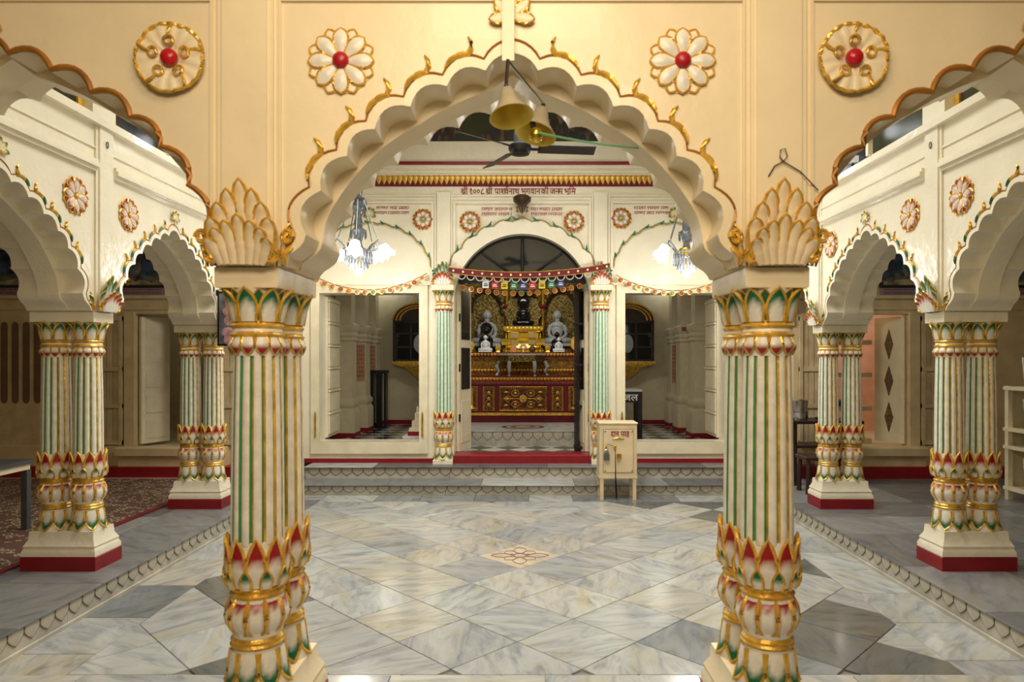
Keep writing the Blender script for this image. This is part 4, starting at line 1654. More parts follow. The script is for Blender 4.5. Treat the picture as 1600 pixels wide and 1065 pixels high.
# tiers
M['dgold'] = mat('aged_gold', rgb(150, 108, 34), .38, metal=.5, var=.35, vscale=26, bump=.5, bscale=40)
tiers = [(0.02, .70, .76, 'dgold'), (.05, .76, .79, 'fabric'), (.40, .79, .86, 'dgold'), (.37, .86, .90, 'fabric'), (.42, .90, .97, 'dgold'), (.44, .97, 1.06, 'dgold'), (.41, 1.06, 1.10, 'dgold'), (.38, 1.10, 1.19, 'fabric')]
for y, z0, z1, m_ in tiers:
    MB().box(-1.22, 1.22, y, 1.19, z0, z1).obj('tier', m_, al)
tp = petal(.05, .05, [(0, .006), (1, .006)], .006, lambda t, q: GOLDC, .4, 1.8, 0, k=4, n=2, down=True).mesh('tier_petal', 'vcgold')
for zt_, y in ((.755, .015), (1.17, .376), (.895, .365)):
    for k in range(42):
        inst('tier_petal', tp, al, (-1.2 + 2.4 * (k + .5) / 42, y, zt_))
ST = .525 + 1.19     # top of the altar shelf, world z

# backdrop with niches
bd = tag(empty('altar_backdrop', (0, 12.70, ST)), 'gilded backdrop with three arched niches behind the statues', 'backdrop')
M['relief'] = mat('gilded_openwork', rgb(120, 100, 46), .3, metal=.6, var=.8, vscale=30, bump=1.0, bscale=38)
MB().box(-1.25, 1.25, .0, .05, .0, 1.6).obj('back_panel', 'relief', bd)
for x in (-1.06, -.30, .36, 1.02):
    c_ = MB().lathe([(.07, 0), (.08, .06), (.06, .10), (.08, .14), (.05, .20), (.045, .24), (.050, .80)], 14, x, -.10).obj('gilt_column', 'dgold', bd)
    MB().lathe([(.055, .80), (.085, .84), (.06, .88)], 14, x, -.10).obj('red_band', 'fabric', c_)
    MB().lathe([(.045, .88), (.040, 1.25), (.07, 1.30)], 14, x, -.10).obj('upper_shaft', 'brass', c_)
for x, w_ in ((-.68, .30), (.03, .27), (.69, .30)):
    nb_ = MB()
    nb_.tube([(x + w_ * math.cos(a), -.08, .72 + .42 * math.sin(a)) for a in [PI * k / 18 for k in range(19)]], .045, 6)
    nb_.obj('niche_arch', 'dwood', bd)
    fl = MB()
    for k in range(15):
        a = PI * (k + .5) / 15
        fl.ball(x + (w_ + .03) * math.cos(a), -.12, .72 + .46 * math.sin(a), .026, .02, .03, 8, 5)
    fl.obj('niche_bosses', 'dgold', bd)
    MB().prism([(x - w_ + .05, .0), (x + w_ - .05, .0)] + [(x + (w_ - .05) * math.cos(a), .70 + .36 * math.sin(a)) for a in [PI * k / 14 for k in range(15)]], -.02, .002).obj('niche_panel', 'relief', bd)
wallbox('wall_shrine', -1.6, 1.6, 12.76, 12.86, .3, 4.0, 'hall')


# seated statues: one continuous body made from merged volumes
def seated(name, hood=False):
    b = MB()
    b.ball(0, 0, .30, .13, .085, .20, 16, 12)            # trunk
    b.ball(0, .0, .43, .165, .085, .085, 16, 10)          # shoulders
    b.ball(0, -.005, .55, .062, .060, .06, 12, 8)        # neck
    b.ball(0, -.01, .655, .102, .100, .104, 16, 12)      # head
    b.ball(0, -.0, .750, .050, .050, .022, 12, 8)        # top knot
    b.ball(0, -.110, .650, .016, .018, .030, 8, 6)       # nose
    b.ball(0, -.098, .605, .030, .014, .011, 8, 6)       # lips
    for s_ in (-1, 1):
        b.ball(s_ * .103, 0, .640, .012, .020, .045, 8, 8)       # ears
        b.tube([(s_ * .145, 0, .43), (s_ * .195, .0, .30), (s_ * .185, -.03, .20), (s_ * .10, -.13, .125), (s_ * .02, -.165, .115)], [.056, .050, .044, .036, .028], 10)
        b.tube([(s_ * .05, .0, .08), (s_ * .20, -.05, .07), (s_ * .285, -.08, .065), (s_ * .16, -.17, .065), (-s_ * .06, -.20, .075)], [.085, .085, .075, .062, .042], 10)
    b.ball(0, -.17, .115, .07, .04, .022, 12, 6)         # hands in the lap
    if hood:
        b.ball(0, .07, .72, .19, .04, .19, 16, 10)
        for k in range(7):
            a = PI * (k + .5) / 7
            b.ball(.17 * math.cos(a), .03, .73 + .17 * math.sin(a), .042, .05, .05, 8, 6)
    me = b.mesh(name + '_raw', 'gstone')
    o = bpy.data.objects.new(name, me)
    C.objects.link(o)
    r = o.modifiers.new('r', 'REMESH')
    r.mode = 'VOXEL'
    r.voxel_size = .008
    s2 = o.modifiers.new('s', 'SMOOTH')
    s2.iterations = 2
    s2.factor = .5
    dg = bpy.context.evaluated_depsgraph_get()
    out = bpy.data.meshes.new_from_object(o.evaluated_get(dg))
    out.polygons.foreach_set('use_smooth', [True] * len(out.polygons))
    bpy.data.objects.remove(o)
    return out


S1, S2 = seated('seated_figure'), seated('hooded_figure', True)


def statue(me, m_, loc, s_, label, base=None):
    t = tag(empty('seated_statue', loc), label, 'statue')
    q = me.copy()
    q.materials.clear()
    q.materials.append(M[m_])
    inst('figure', q, t, (0, 0, (.05 if base else 0) * s_), scale=s_)
    if base:
        MB().stack([(.32 * s_, .22 * s_, 0), (.32 * s_, .22 * s_, .03 * s_), (.29 * s_, .19 * s_, .06 * s_)], 0, -.05 * s_).obj('seat_slab', base, t)
    return t


statue(S1, 'gstone', (-.66, 12.44, ST + .11), .80, 'grey stone seated statue behind the hooded black statue', 'gstone')
statue(S1, 'gstone', (.62, 12.44, ST + .11), .80, 'grey stone seated statue behind the small black statue', 'gstone')
for x in (-.66, .62):
    tag(MB().stack([(.25, .17, 0), (.25, .17, .03), (.21, .14, .06), (.25, .17, .11)], x, 12.42).obj('statue_pedestal', 'dgold', None, (0, 0, ST)), 'gilded pedestal under the grey statue behind the ' + ('hooded black statue' if x < 0 else 'small unhooded black statue'), 'pedestal')
# central throne and black statue
th = tag(empty('throne', (0.0, 12.30, ST)), 'gilded tiered throne under the black hooded statue', 'throne')
MB().stack([(.36, .20, 0), (.36, .20, .06), (.30, .17, .10), (.30, .17, .22), (.27, .15, .24), (.27, .15, .34), (.34, .19, .38), (.36, .2, .46)]).obj('throne_body', 'brass', th)
for x in (-.16, .16):
    for z in (.16, .29):
        MB().box(x - .07, x + .07, -.19, -.14, z - .03, z + .03).obj('mirror_inlay', 'steel', th)
for k in range(9):
    MB().ball(-.28 + .07 * k, -.2, .42, .028, .02, .03, 8, 5).obj('throne_petal', 'gold', th)
MB().prism([(.33 * math.cos(a) * (1 + .06 * math.cos(8 * a)), .72 + .33 * math.sin(a) * (1 + .06 * math.cos(8 * a))) for a in [2 * PI * k / 64 for k in range(64)]], .16, .18).obj('halo_plate', 'relief', th)
MB().lathe([(.19, 1.06), (.15, 1.12), (.06, 1.17), (.01, 1.22)], 18, 0, 0).obj('silver_canopy', 'steel', th)
statue(S2, 'wblack', (0, 12.27, ST + .46), .56, 'glossy black hooded statue on the throne', 'wblack')
statue(S2, 'wblack', (-.66, 12.14, ST), .54, 'black hooded statue before the grey statue, small white one at its feet', 'wblack')
statue(S1, 'wblack', (.60, 12.13, ST), .44, 'small black unhooded statue standing between grey and white statues', 'wblack')
statue(S1, 'wstone', (-.66, 11.915, ST - .0), .36, 'small white statue in front of the hooded black statue', 'wstone')
statue(S1, 'wstone', (.62, 11.93, ST - .0), .31, 'small white statue in front of the small black statue', 'wstone')
# plates, lamps and vessels on the shelf
for x, z, r_, m_, lb in ((-.93, .13, .085, 'brass', 'round gold plate stood on edge beside the hooded black statue'), (.94, .18, .13, 'gold', 'large embossed gold plate stood on edge near the grille'),
                         (-.44, .10, .05, 'gold', 'small orange-gold oval plate next to the throne, hooded statue side'), (.43, .10, .05, 'brass', 'small gold oval plate next to the throne, grille side')):
    t = tag(empty('offering_plate', (x, 11.96, ST)), lb, 'plate')
    MB().prism([(r_ * .85 * math.cos(a), r_ + .02 + r_ * math.sin(a)) for a in [2 * PI * k / 20 for k in range(20)]], -.012, .0).obj('disc', m_, t)
    MB().tube([(r_ * .85 * math.cos(a), -.012, r_ + .02 + r_ * math.sin(a)) for a in [2 * PI * k / 20 for k in range(20)]], .008, 5, closed=True).obj('rim', 'gold', t)
    MB().stack([(.04, .03, 0), (.02, .015, .03)]).obj('stand', 'gold', t)
    for k in range(6):
        a = 2 * PI * k / 6
        MB().ball(r_ * .45 * math.cos(a), -.013, r_ + .02 + r_ * .5 * math.sin(a), .014, .008, .014, 8, 5).obj('boss', 'gold', t)
for x, lb in ((-.30, 'brass lamp box on a stem, hooded statue side of throne'), (.30, 'brass lamp box on a stem, grille side of throne')):
    t = tag(empty('brass_lamp', (x, 12.0, ST)), lb, 'lamp')
    MB().lathe([(.05, 0), (.05, .015), (.015, .03), (.012, .12)], 12).obj('stem', 'brass', t)
    MB().stack([(.07, .05, .12), (.08, .06, .14), (.08, .06, .22), (.05, .04, .24)]).obj('lamp_box', 'brass', t)
    MB().lathe([(.012, .24), (.02, .27), (.008, .31), (.002, .34)], 10).obj('finial', 'gold', t)
for k, (x, c_, lb) in enumerate(((-.17, rgb(226, 150, 110), 'small orange picture card before the throne'), (.0, rgb(220, 170, 190), 'small pink flower-shaped ornament before the throne'), (.16, rgb(120, 92, 50), 'small round brown pot before the throne'))):
    t = MB()
    if k == 0:
        t.box(-.05, .05, -.006, .006, 0, .13, 0, c_)
        t.tube([(-.05, -.007, .002), (.05, -.007, .002), (.05, -.007, .13), (-.05, -.007, .13)], .005, 4, 1, closed=True)
    elif k == 1:
        for q in range(7):
            a = PI * q / 6
            t.ball(.05 * math.cos(a), 0, .07 + .05 * math.sin(a), .022, .015, .03, 8, 6, 0, c_)
        t.lathe([(.04, 0), (.03, .03), (.02, .07)], 12, 0, 0, 1)
    else:
        t.lathe([(.03, 0), (.06, .04), (.06, .08), (.03, .11), (.035, .125)], 14, 0, 0, 0, c_)
    tag(t.obj(['picture_card', 'flower_ornament', 'small_pot'][k], GP, None, (x, 11.99, ST)), lb, ['card', 'ornament', 'pot'][k])
# marble offering table with cabriole legs, on the ledge of the altar
t = tag(empty('offering_table', (-.02, 11.69, .525 + .76)), 'half-hexagonal carved marble table with curved legs on the altar ledge', 'table')
hexp = [(-.42, .16), (-.40, .0), (-.24, -.14), (.24, -.14), (.40, .0), (.42, .16)]
b = MB()


def vprism(b, poly, z0, z1, m=0, c=None):
    n = len(poly)
    b.add([(p[0], p[1], z0) for p in poly] + [(p[0], p[1], z1) for p in poly],
          [tuple(reversed(range(n))), tuple(range(n, 2 * n))] + [(i, (i + 1) % n, n + (i + 1) % n, n + i) for i in range(n)], m, c)
    return b


vprism(b, hexp, .37, .40)
b.obj('table_top', 'gstone', t)
vprism(MB(), [(p[0] * .95, p[1] * .95) for p in hexp], .26, .37).obj('apron', 'relief', t)
for x, y in ((-.39, .0), (-.21, -.14), (.21, -.14), (.39, .0)):
    s_ = 1 if x > 0 else -1
    k_ = .05 if abs(x) > .3 else .01
    MB().tube([(x, y, .27), (x + s_ * k_, y - .01, .18), (x + s_ * k_ * .2, y, .09), (x + s_ * k_ * .8, y - .01, .03), (x + s_ * k_ * 1.2, y - .02, .012)], [.034, .034, .026, .026, .02], 8).obj('leg', 'gstone', t)

# hall tube lamps high on the back wall
for s_ in (-1, 1):
    t = tag(empty('tube_lamp', (s_ * 2.75, 13.52, 3.18)), 'lit tube lamp high on the hall wall, ' + ('black stand side' if s_ < 0 else 'black desk side'), 'lamp')
    MB().box(-.30, .30, .0, .06, .0, .06).obj('batten', 'wood', t)
    MB().tube([(-.28, -.03, .03), (.28, -.03, .03)], .018, 10).obj('tube', 'bulb', t)
    area('hall_tube_light', (s_ * 2.75, 13.42, 3.20), (math.radians(70), 0, 0), .5, .05, 2.2, (.95, 1.0, 1.0))

# ------------------------------------------------------------------ aisle end walls
EY = 8.40


def slat_panel(parent, x0, x1, z0, z1, rails):
    d = MB().box(x0, x1, EY - .01, EY + .03, z0, z1).obj('slatted_shutter', 'shutter', parent)
    n = max(2, round((x1 - x0 - .08) / .075))
    for k in range(n):
        a = x0 + .04 + (x1 - x0 - .08) * k / n
        MB().box(a + .004, a + (x1 - x0 - .08) / n - .004, EY - .024, EY - .008, z0 + .04, z1 - .04).obj('slat', 'shutter', d)
    for z in rails:
        MB().box(x0, x1, EY - .040, EY - .008, z - .025, z + .025).obj('rail', 'shutter', d)
    for x in (x0, x1 - .04):
        MB().box(x, x + .04, EY - .044, EY - .004, z0 - .002, z1 + .002).obj('stile', 'shutter', d)
    return d


M['wall_aisle'] = mat('aisle_tan_paint', rgb(206, 184, 142), .45, var=.07, bump=.1)
M['sky'] = mat('picture_sky', rgb(70, 92, 130), .3, var=.5, vscale=5)
M['hillp'] = mat('picture_hills', rgb(96, 104, 96), .3, var=.4, vscale=12)
M['sand'] = mat('picture_sand', rgb(170, 150, 118), .3, var=.3, vscale=9)
M['orange'] = mat('picture_figure', rgb(206, 110, 66), .4, var=.2)
M['caption'] = mat('caption_strip', rgb(150, 124, 130), .5, var=.08)


def picture(x0, x1, z0, z1, label, seed):
    """framed print of a seated figure floating over a landscape"""
    t = tag(empty('framed_picture', (0, EY - .012, 0)), label, 'picture')
    cx = (x0 + x1) / 2
    MB().box(x0, x1, -.02, .0, z0, z1).obj('print', 'sky', t)
    rn = random.Random(seed)
    zh = z0 + (z1 - z0) * .30
    pts = [(x0, z0)] + [(x1, z0)] + [(x1 - (x1 - x0) * k / 10, zh + rn.uniform(-.03, .04)) for k in range(11)]
    MB().prism(pts, -.0215, -.02).obj('hills', 'hillp', t)
    pts = [(x0, z0)] + [(x1, z0)] + [(x1 - (x1 - x0) * k / 10, z0 + .05 + rn.uniform(-.02, .03)) for k in range(11)]
    MB().prism(pts, -.0225, -.02).obj('foreground', 'sand', t)
    zf = z0 + (z1 - z0) * .62
    fg = MB()
    fg.ball(cx, -.022, zf + .075, .022, .004, .026, 10, 6)
    fg.ball(cx, -.022, zf + .02, .035, .004, .05, 10, 6)
    fg.ball(cx, -.022, zf - .035, .065, .004, .022, 10, 6)
    fg.obj('seated_figure', 'orange', t)
    f = MB()
    f.box(x0 - .03, x1 + .03, -.035, .0, z1, z1 + .03)
    f.box(x0 - .03, x1 + .03, -.035, .0, z0 - .03, z0)
    f.box(x0 - .03, x0, -.035, .0, z0, z1)
    f.box(x1, x1 + .03, -.035, .0, z0, z1)
    f.obj('frame', 'black', t)
    for zb in (z0 - .125, z1 + .045):
        c_ = MB().box(x0 - .02, x1 + .02, -.012, .0, zb, zb + .09).obj('caption_strip', 'caption', t)
        verse('caption_lettering', c_, x0 + .02, x1 - .02, zb + .055, .026, -.0135, mat('caption_ink', rgb(92, 70, 80), .6, var=0), 2, 1.5, seed + 5)
    return t


for side, sx in (('left', -1), ('right', 1)):
    e = struct(empty('wall_aisle_end_' + side))

    def X(a, c_):
        return (min(sx * a, sx * c_), max(sx * a, sx * c_))
    b = MB()
    for a, c_, z0, z1 in ((3.34, 3.78, 0, 2.15), (4.78, 7.2, 0, 2.15), (3.34, 7.2, 2.15, 3.20), (3.78, 4.78, 0, .50)):
        b.box(*X(a, c_), EY, EY + .2, z0, z1)
    b.obj('end_wall', 'wall_aisle', e, smooth=False)
    b = MB()
    b.box(*X(3.34, 7.2), EY - .05, EY, 2.335, 2.375)
    b.box(*X(3.50, 7.1), EY - .02, EY, 2.20, 2.24)
    b.box(*X(3.72, 3.80), EY - .03, EY + .02, .50, 2.17)
    b.box(*X(4.76, 4.88), EY - .03, EY + .02, .50, 2.17)
    b.obj('door_frame', 'wall_aisle', e)
    MB().bbox(*X(3.6, 4.9), EY - .20, EY, .43, .53, .012).obj('sill_step', 'wall_aisle', e)
    MB().bbox(*X(3.6, 4.88), EY - .16, EY, P, .43, .004).obj('sill_block', 'wall_aisle', e)
    MB().box(*X(3.34, 7.2), EY - .215, EY, P, .30).obj('skirting', 'red', e)
    MB().box(*X(4.9, 7.2), EY - .10, EY, .30, .53).obj('ledge_block', 'wall_aisle', e)
    d = struct(empty('door_3' if sx < 0 else 'door_4'))
    x0, x1 = X(4.90, 5.22)
    slat_panel(d, x0, x1, .54, 2.12, (.57, 1.02, 1.47, 2.09))
    x0, x1 = X(5.26, 5.58)
    slat_panel(d, x0, x1, .54, 2.12, (.57, 1.02, 1.47, 2.09))
    x0, x1 = X(3.40, 3.70)
    slat_panel(d, x0, x1, .54, 2.12, (.57, 1.02, 1.47, 2.09))
    if sx > 0:
        lf = MB().box(0, .42, -.02, .02, .54, 2.12).obj('open_leaf', 'hall', d, (4.76, EY + .08, 0), (0, 0, math.radians(114)))
        M['diamond'] = mat('pierced_brown_panel', rgb(112, 84, 44), .6, var=.5, vscale=60)
        for zc in (.86, 1.32, 1.78):
            for q in (-1, 1):
                MB().prism([(.21, zc - .19), (.27, zc), (.21, zc + .19), (.15, zc)], q * .018, q * .030).obj('diamond_inset', 'diamond', lf)
    else:
        lf = MB().box(0, .42, -.02, .02, .54, 2.12).obj('open_leaf', 'wood', d, (-4.74, EY + .08, 0), (0, 0, math.radians(70)))
        for zc in (.70, 1.02, 1.34, 1.66, 1.96):
            for q in (-1, 1):
                MB().box(.06, .36, q * .018, q * .03, zc - .10, zc + .12).obj('leaf_panel', 'wood', lf)
    # side room behind the doorway
    r_ = struct(empty('wall_side_room_' + side))
    MB().box(*X(3.65, 6.2), 10.4, 10.5, 0, 3.2).obj('room_back', 'pink' if sx > 0 else 'hall', r_)
    MB().box(*X(6.2, 6.3), 8.6, 10.5, 0, 3.2).obj('room_side', 'hall', r_)
    MB().box(*X(3.6, 3.65), 8.6, 10.5, 0, 3.2).obj('room_side', 'hall', r_)
    MB().box(*X(3.6, 6.3), 8.6, 10.5, 3.2, 3.3).obj('room_ceiling', 'ceil', r_)
    MB().box(*X(3.6, 6.3), 8.6, 10.5, .40, .50).obj('room_floor', 'hall', r_)
point('side_room_window_light', (4.4, 9.9, 2.6), 20, (1.0, .90, .82), .25)
point('side_room_point', (-4.6, 9.6, 2.8), 2.5, (1.0, .9, .75), .15)  # bare point light, no fixture modelled in this room

picture(-5.07, -4.40, 2.50, 2.90, 'blue framed picture of a seated figure behind the grey glass globe lamp', 1)
picture(-6.60, -5.85, 2.50, 2.90, 'blue framed picture of a seated figure over the arch-slotted door', 2)
picture(-4.30, -3.60, 2.50, 2.90, 'blue framed picture over the open doorway of the carpet aisle', 3)
picture(4.42, 5.02, 2.50, 2.92, 'blue framed picture with sandy hills behind the green glass globe lamp', 4)
picture(5.85, 6.60, 2.50, 2.90, 'dark framed picture at the far end above the rack of notices', 5)
picture(3.60, 4.30, 2.50, 2.90, 'blue framed picture over the doorway with the salmon wall', 6)

# arch-slotted door in the carpet aisle
d = struct(MB().box(-6.75, -5.72, EY - .03, EY, .45, 2.12).obj('door_5', 'shutter'))
M['slot'] = mat('dark_brown_door_slot', rgb(110, 82, 54), .6, var=.1)
for k in range(7):
    x = -6.66 + .135 * k
    pts = [(x, 1.10), (x + .085, 1.10), (x + .085, 2.0)] + [(x + .0425 + .0425 * math.cos(a), 2.0 + .05 * math.sin(a)) for a in [PI * q / 8 for q in range(9)]]
    pts = [(x + .0425 + .0425 * math.cos(a), 1.10 - .05 * math.sin(a)) for a in [PI * q / 8 for q in range(8, -1, -1)]] + [(x + .0425 + .0425 * math.cos(a), 2.0 + .05 * math.sin(a)) for a in [PI * q / 8 for q in range(9)]]
    MB().prism(pts, EY - .034, EY - .028).obj('slot', 'slot', d)
# brick pier and black shelf stand glimpsed through the open doorway
t = tag(empty('brick_pier', (-4.02, 9.4, .5)), 'bare brick pier seen through the open doorway', 'pier')
br = MB().stack([(.105, .050, 0), (.105, .050, .055), (.102, .047, .060)]).mesh('brick', 'brick')
MB().box(-.11, .11, -.10, .10, 0, 2.4).obj('mortar_core', 'grout', t)
for r in range(34):
    for k in range(2):
        inst('brick', br, t, ((-.058 if k == 0 else .058) + (.01 if r % 2 else -.01), -.06, r * .068), scale=(.52, 1, 1))
t = tag(empty('black_shelf', (-3.88, 8.95, .5)), 'tall black slatted stand inside the open doorway', 'stand')
for x in (-.09, .09):
    MB().box(x - .018, x + .018, -.1, .1, 0, .95).obj('upright', 'black', t)
for z in (.05, .35, .65, .93):
    MB().box(-.12, .12, -.12, .12, z, z + .03).obj('shelf', 'black', t)
# stone shelf unit against the salmon wall
t = tag(empty('stone_shelf', (4.20, 9.0, .5)), 'tan shelf unit in front of the salmon wall', 'shelf')
for z in (.0, .42, .86, 1.28):
    MB().box(-.10, .34, -.14, .16, z, z + .06).obj('shelf_board', 'shutter', t)
for z0, z1 in ((.06, .42), (.48, .86), (.92, 1.28)):
    MB().box(.10, .16, -.10, .12, z0, z1).obj('support', 'shutter', t)
MB().lathe([(.05, 1.34), (.07, 1.38), (.03, 1.44), (.05, 1.48), (.02, 1.56)], 12, .2, 0).obj('knob', 'shutter', t)
tag(MB().lathe([(.05, 0), (.09, .02), (.085, .06), (.04, .085)], 12, 0, 0).obj('dark_bundle', 'black', None, (4.16, 9.0, .5 + .48)), 'small dark bundle lying on the tan shelf', 'bundle')

# carpet -----------------------------------------------------------------------------
cm = mat('patterned_carpet', rgb(120, 104, 82), .95, var=0)
nt = cm.node_tree
tc = nt.nodes.new('ShaderNodeTexCoord')
wv = nt.nodes.new('ShaderNodeTexVoronoi')
wv.inputs['Scale'].default_value = 13
wv.distance = 'MANHATTAN'
nt.links.new(tc.outputs['Object'], wv.inputs['Vector'])
rp = nt.nodes.new('ShaderNodeValToRGB')
rp.color_ramp.interpolation = 'CONSTANT'
rp.color_ramp.elements[0].color = rgb(66, 52, 40)
rp.color_ramp.elements[1].position = .42
rp.color_ramp.elements[1].color = rgb(168, 150, 122)
x_ = rp.color_ramp.elements.new(.62)
x_.color = rgb(92, 62, 48)
nt.links.new(wv.outputs['Distance'], rp.inputs['Fac'])
nt.links.new(rp.outputs['Color'], nt.nodes['Principled BSDF'].inputs['Base Color'])
t = tag(empty('carpet', (-5.2, 5.5, P)), 'dark patterned carpet with maroon edge on the aisle floor', 'carpet')
MB().box(-1.7, 1.68, -3.6, 2.65, .001, .010).obj('carpet_field', cm, t)
MB().box(1.68, 1.74, -3.6, 2.65, .001, .012).obj('carpet_edge', 'fabric', t)
MB().box(-1.7, 1.74, 2.65, 2.70, .001, .012).obj('carpet_edge', mat('white_carpet_edge', rgb(196, 186, 168), .9), t)

# grey metal table --------------------------------------------------------------------
t = tag(empty('metal_table', (-4.62, 5.40, P + .012)), 'low grey metal topped table with pale legs on the carpet', 'table')
MB().bbox(-.52, .52, -.36, .36, .55, .58, .004).obj('table_top', 'grey_metal', t)
MB().box(-.50, .50, -.34, .34, .50, .55).obj('apron', 'wood', t)
for x in (-.48, .48):
    for y in (-.32, .32):
        MB().box(x - .025, x + .025, y - .025, y + .025, 0, .50).obj('leg', 'wood' if x < 0 or y < 0 else 'grey_metal', t)
MB().box(-.48, .48, -.02, .02, .08, .12).obj('stretcher', 'wood', t)

# poster beside the pillar ------------------------------------------------------------------
t = tag(empty('deity_poster', (-2.72, 6.50, 1.72)), 'framed blue-grey poster with pink figures hung beside the lotus pillar', 'poster')
MB().box(-.17, .17, 0, .02, 0, .52).obj('frame', 'iron', t)
MB().box(-.15, .15, -.004, .0, .02, .50).obj('print', mat('poster_print', rgb(120, 122, 136), .35, var=.35, vscale=9), t)
fg = MB()
for z, w_ in ((.40, .035), (.33, .06), (.24, .045), (.13, .07), (.06, .05)):
    fg.ball(-.06, -.006, z, w_, .003, .05, 10, 6)
fg.obj('printed_figures', mat('poster_pink', rgb(206, 160, 164), .4, var=.3, vscale=20), t)
MB().tube([(-.2, .01, .53), (.0, .01, .56), (.2, .01, .53)], .003, 4).obj('hanging_wire', 'iron', t)
MB().box(-.22, -.16, .004, .02, .48, .53).obj('bracket', 'iron', t)

# rack of notices ------------------------------------------------------------------
t = tag(empty('notice_rack', (5.42, 6.85, P)), 'cream wooden rack with open shelves at the aisle side', 'rack')
for x in (-.42, .42):
    for y in (-.15, .15):
        MB().box(x - .025, x + .025, y - .025, y + .025, 0, 1.16).obj('post', 'wood', t)
for z in (.10, .52, .70, 1.12):
    MB().box(-.46, .46, -.18, .18, z, z + .035).obj('shelf', 'wood', t)
MB().box(-.44, .44, .165, .18, .1, 1.1).obj('back', 'hall', t)
for k, (x, z, c_, lb) in enumerate(((-.27, .735, rgb(60, 150, 130), 'white card with a teal shape on the rack'), (-.27, .14, rgb(214, 150, 60), 'white card with orange and black shapes low on the rack'), (-.28, 1.155, rgb(190, 90, 70), 'white folded card standing on top of the rack'))):
    cd = tag(empty('notice_card', (5.42 + x, 6.80, P + z)), lb, 'card')
    MB().box(-.12, .12, -.003, .003, 0, .30).obj('sheet', 'printw', cd, (0, 0, 0), (math.radians(-8), 0, 0))
    mk = MB()
    for q in range(5):
        a = 2 * PI * q / 5
        mk.ball(.03 + .03 * math.cos(a), -.004, .15 + .03 * math.sin(a), .022, .002, .03, 8, 5, 0, c_)
    mk.ball(-.05, -.004, .20, .02, .002, .05, 8, 5, 0, rgb(40, 60, 120))
    mk.obj('printed_shape', 'vc', cd, (0, 0, 0), (math.radians(-8), 0, 0))

# dark table, canister, tray, stool -----------------------------------------------------
t = tag(empty('dark_table', (3.45, 7.95, P)), 'dark brown wooden table holding the steel canister', 'table')
MB().bbox(-.42, .42, -.24, .24, .70, .735, .005).obj('table_top', 'dwood', t)
for x in (-.36, .36):
    for y in (-.19, .19):
        MB().box(x - .03, x + .03, y - .03, y + .03, 0, .70).obj('leg', 'dwood', t)
MB().box(-.36, .36, -.18, .18, .42, .45).obj('lower_shelf', 'dwood', t)
t = tag(empty('steel_canister', (3.20, 7.86, P + .735)), 'shiny steel lidded canister on the dark table', 'canister')
MB().lathe([(.085, 0), (.088, .01), (.088, .19), (.082, .195)], 22).obj('body', 'steel', t)
MB().lathe([(.091, .185), (.091, .225), (.075, .238), (.0, .240)], 22).obj('lid', 'steel', t)
MB().lathe([(.0905, .09), (.0905, .10)], 22, cap=False).obj('band', 'grey_metal', t)
tag(MB().lathe([(.09, 0), (.13, .012), (.135, .025), (.128, .025), (.09, .008)], 20).obj('steel_tray', 'iron', None, (3.52, 7.86, P + .735)), 'dark shallow round tray on the dark table', 'tray')
t = tag(empty('wooden_stool', (3.18, 7.36, P)), 'low dark wooden stool in front of the dark table', 'stool')
MB().bbox(-.17, .17, -.15, .15, .36, .40, .01).obj('seat', 'dwood', t)
for x in (-.13, .13):
    for y in (-.11, .11):
        MB().tube([(x, y, .36), (x * 1.08, y * 1.08, 0)], [.022, .026], 8).obj('leg', 'dwood', t)

# hanging globe lamps ------------------------------------------------------------------
for x, c_, lb in ((-4.04, rgb(74, 70, 66), 'smoky grey glass globe lamp with brass tip hanging in the aisle'), (4.05, rgb(10, 74, 66), 'green glass globe lamp with brass tip hanging in the aisle')):
    t = tag(empty('globe_lamp', (x, 7.0, 2.42)), lb, 'lamp')
    MB().lathe([(.03, .0), (.10, .05), (.14, .12), (.14, .18), (.11, .25), (.06, .28)], 20).obj('globe', mat('coloured_globe_glass', c_, .08, var=.1), t)
    MB().lathe([(.01, -.07), (.03, -.05), (.02, -.02), (.035, .005)], 12).obj('tip', 'brass', t)
    MB().lathe([(.07, .27), (.07, .30), (.02, .34)], 14).obj('collar', 'brass', t)
    MB().tube([(0, 0, .33), (0, 0, .78)], .006, 6).obj('stem', 'iron', t)

# ------------------------------------------------------------------ donation box
M['boxp'] = mat('peach_cream_metal_paint', rgb(228, 206, 166), .4, var=.06, bump=.05)
t = tag(empty('donation_box', (1.092, 7.87, 0)), 'cream metal donation box on four legs with padlocks and red lettering', 'box')
MB().box(-.212, .212, -.15, .15, .262, .862).obj('body', 'boxp', t)
MB().bbox(-.222, .222, -.16, .16, .862, .878, .006).obj('lid', 'boxp', t)
MB().box(-.217, .217, -.155, .155, .245, .264).obj('rim', 'boxp', t)
for x in (-.185, .185):
    for y in (-.13, .13):
        MB().box(x - .02, x + .02, y - .02, y + .02, 0, .246).obj('leg', 'boxp', t)
dp = MB().box(-.168, .170, -.157, -.149, .315, .800).obj('door_panel', 'boxp', t)
sl = MB()
for x0, x1, z0, z1 in ((-.172, .174, .311, .315), (-.172, .174, .800, .804), (-.172, -.168, .311, .804), (.170, .174, .311, .804)):
    sl.box(x0, x1, -.152, -.149, z0, z1)
sl.obj('panel_seam', 'iron', dp)
lettering('box_lettering', [('द', .53), ('ा', .26), ('न', .56), (' ', .28), ('प', .57), ('ा', .26), ('त', .60, [[(.40, .16), (.20, -.04)]])], dp, -.085, .125, .722, .056, -.1585, 'print', .018)
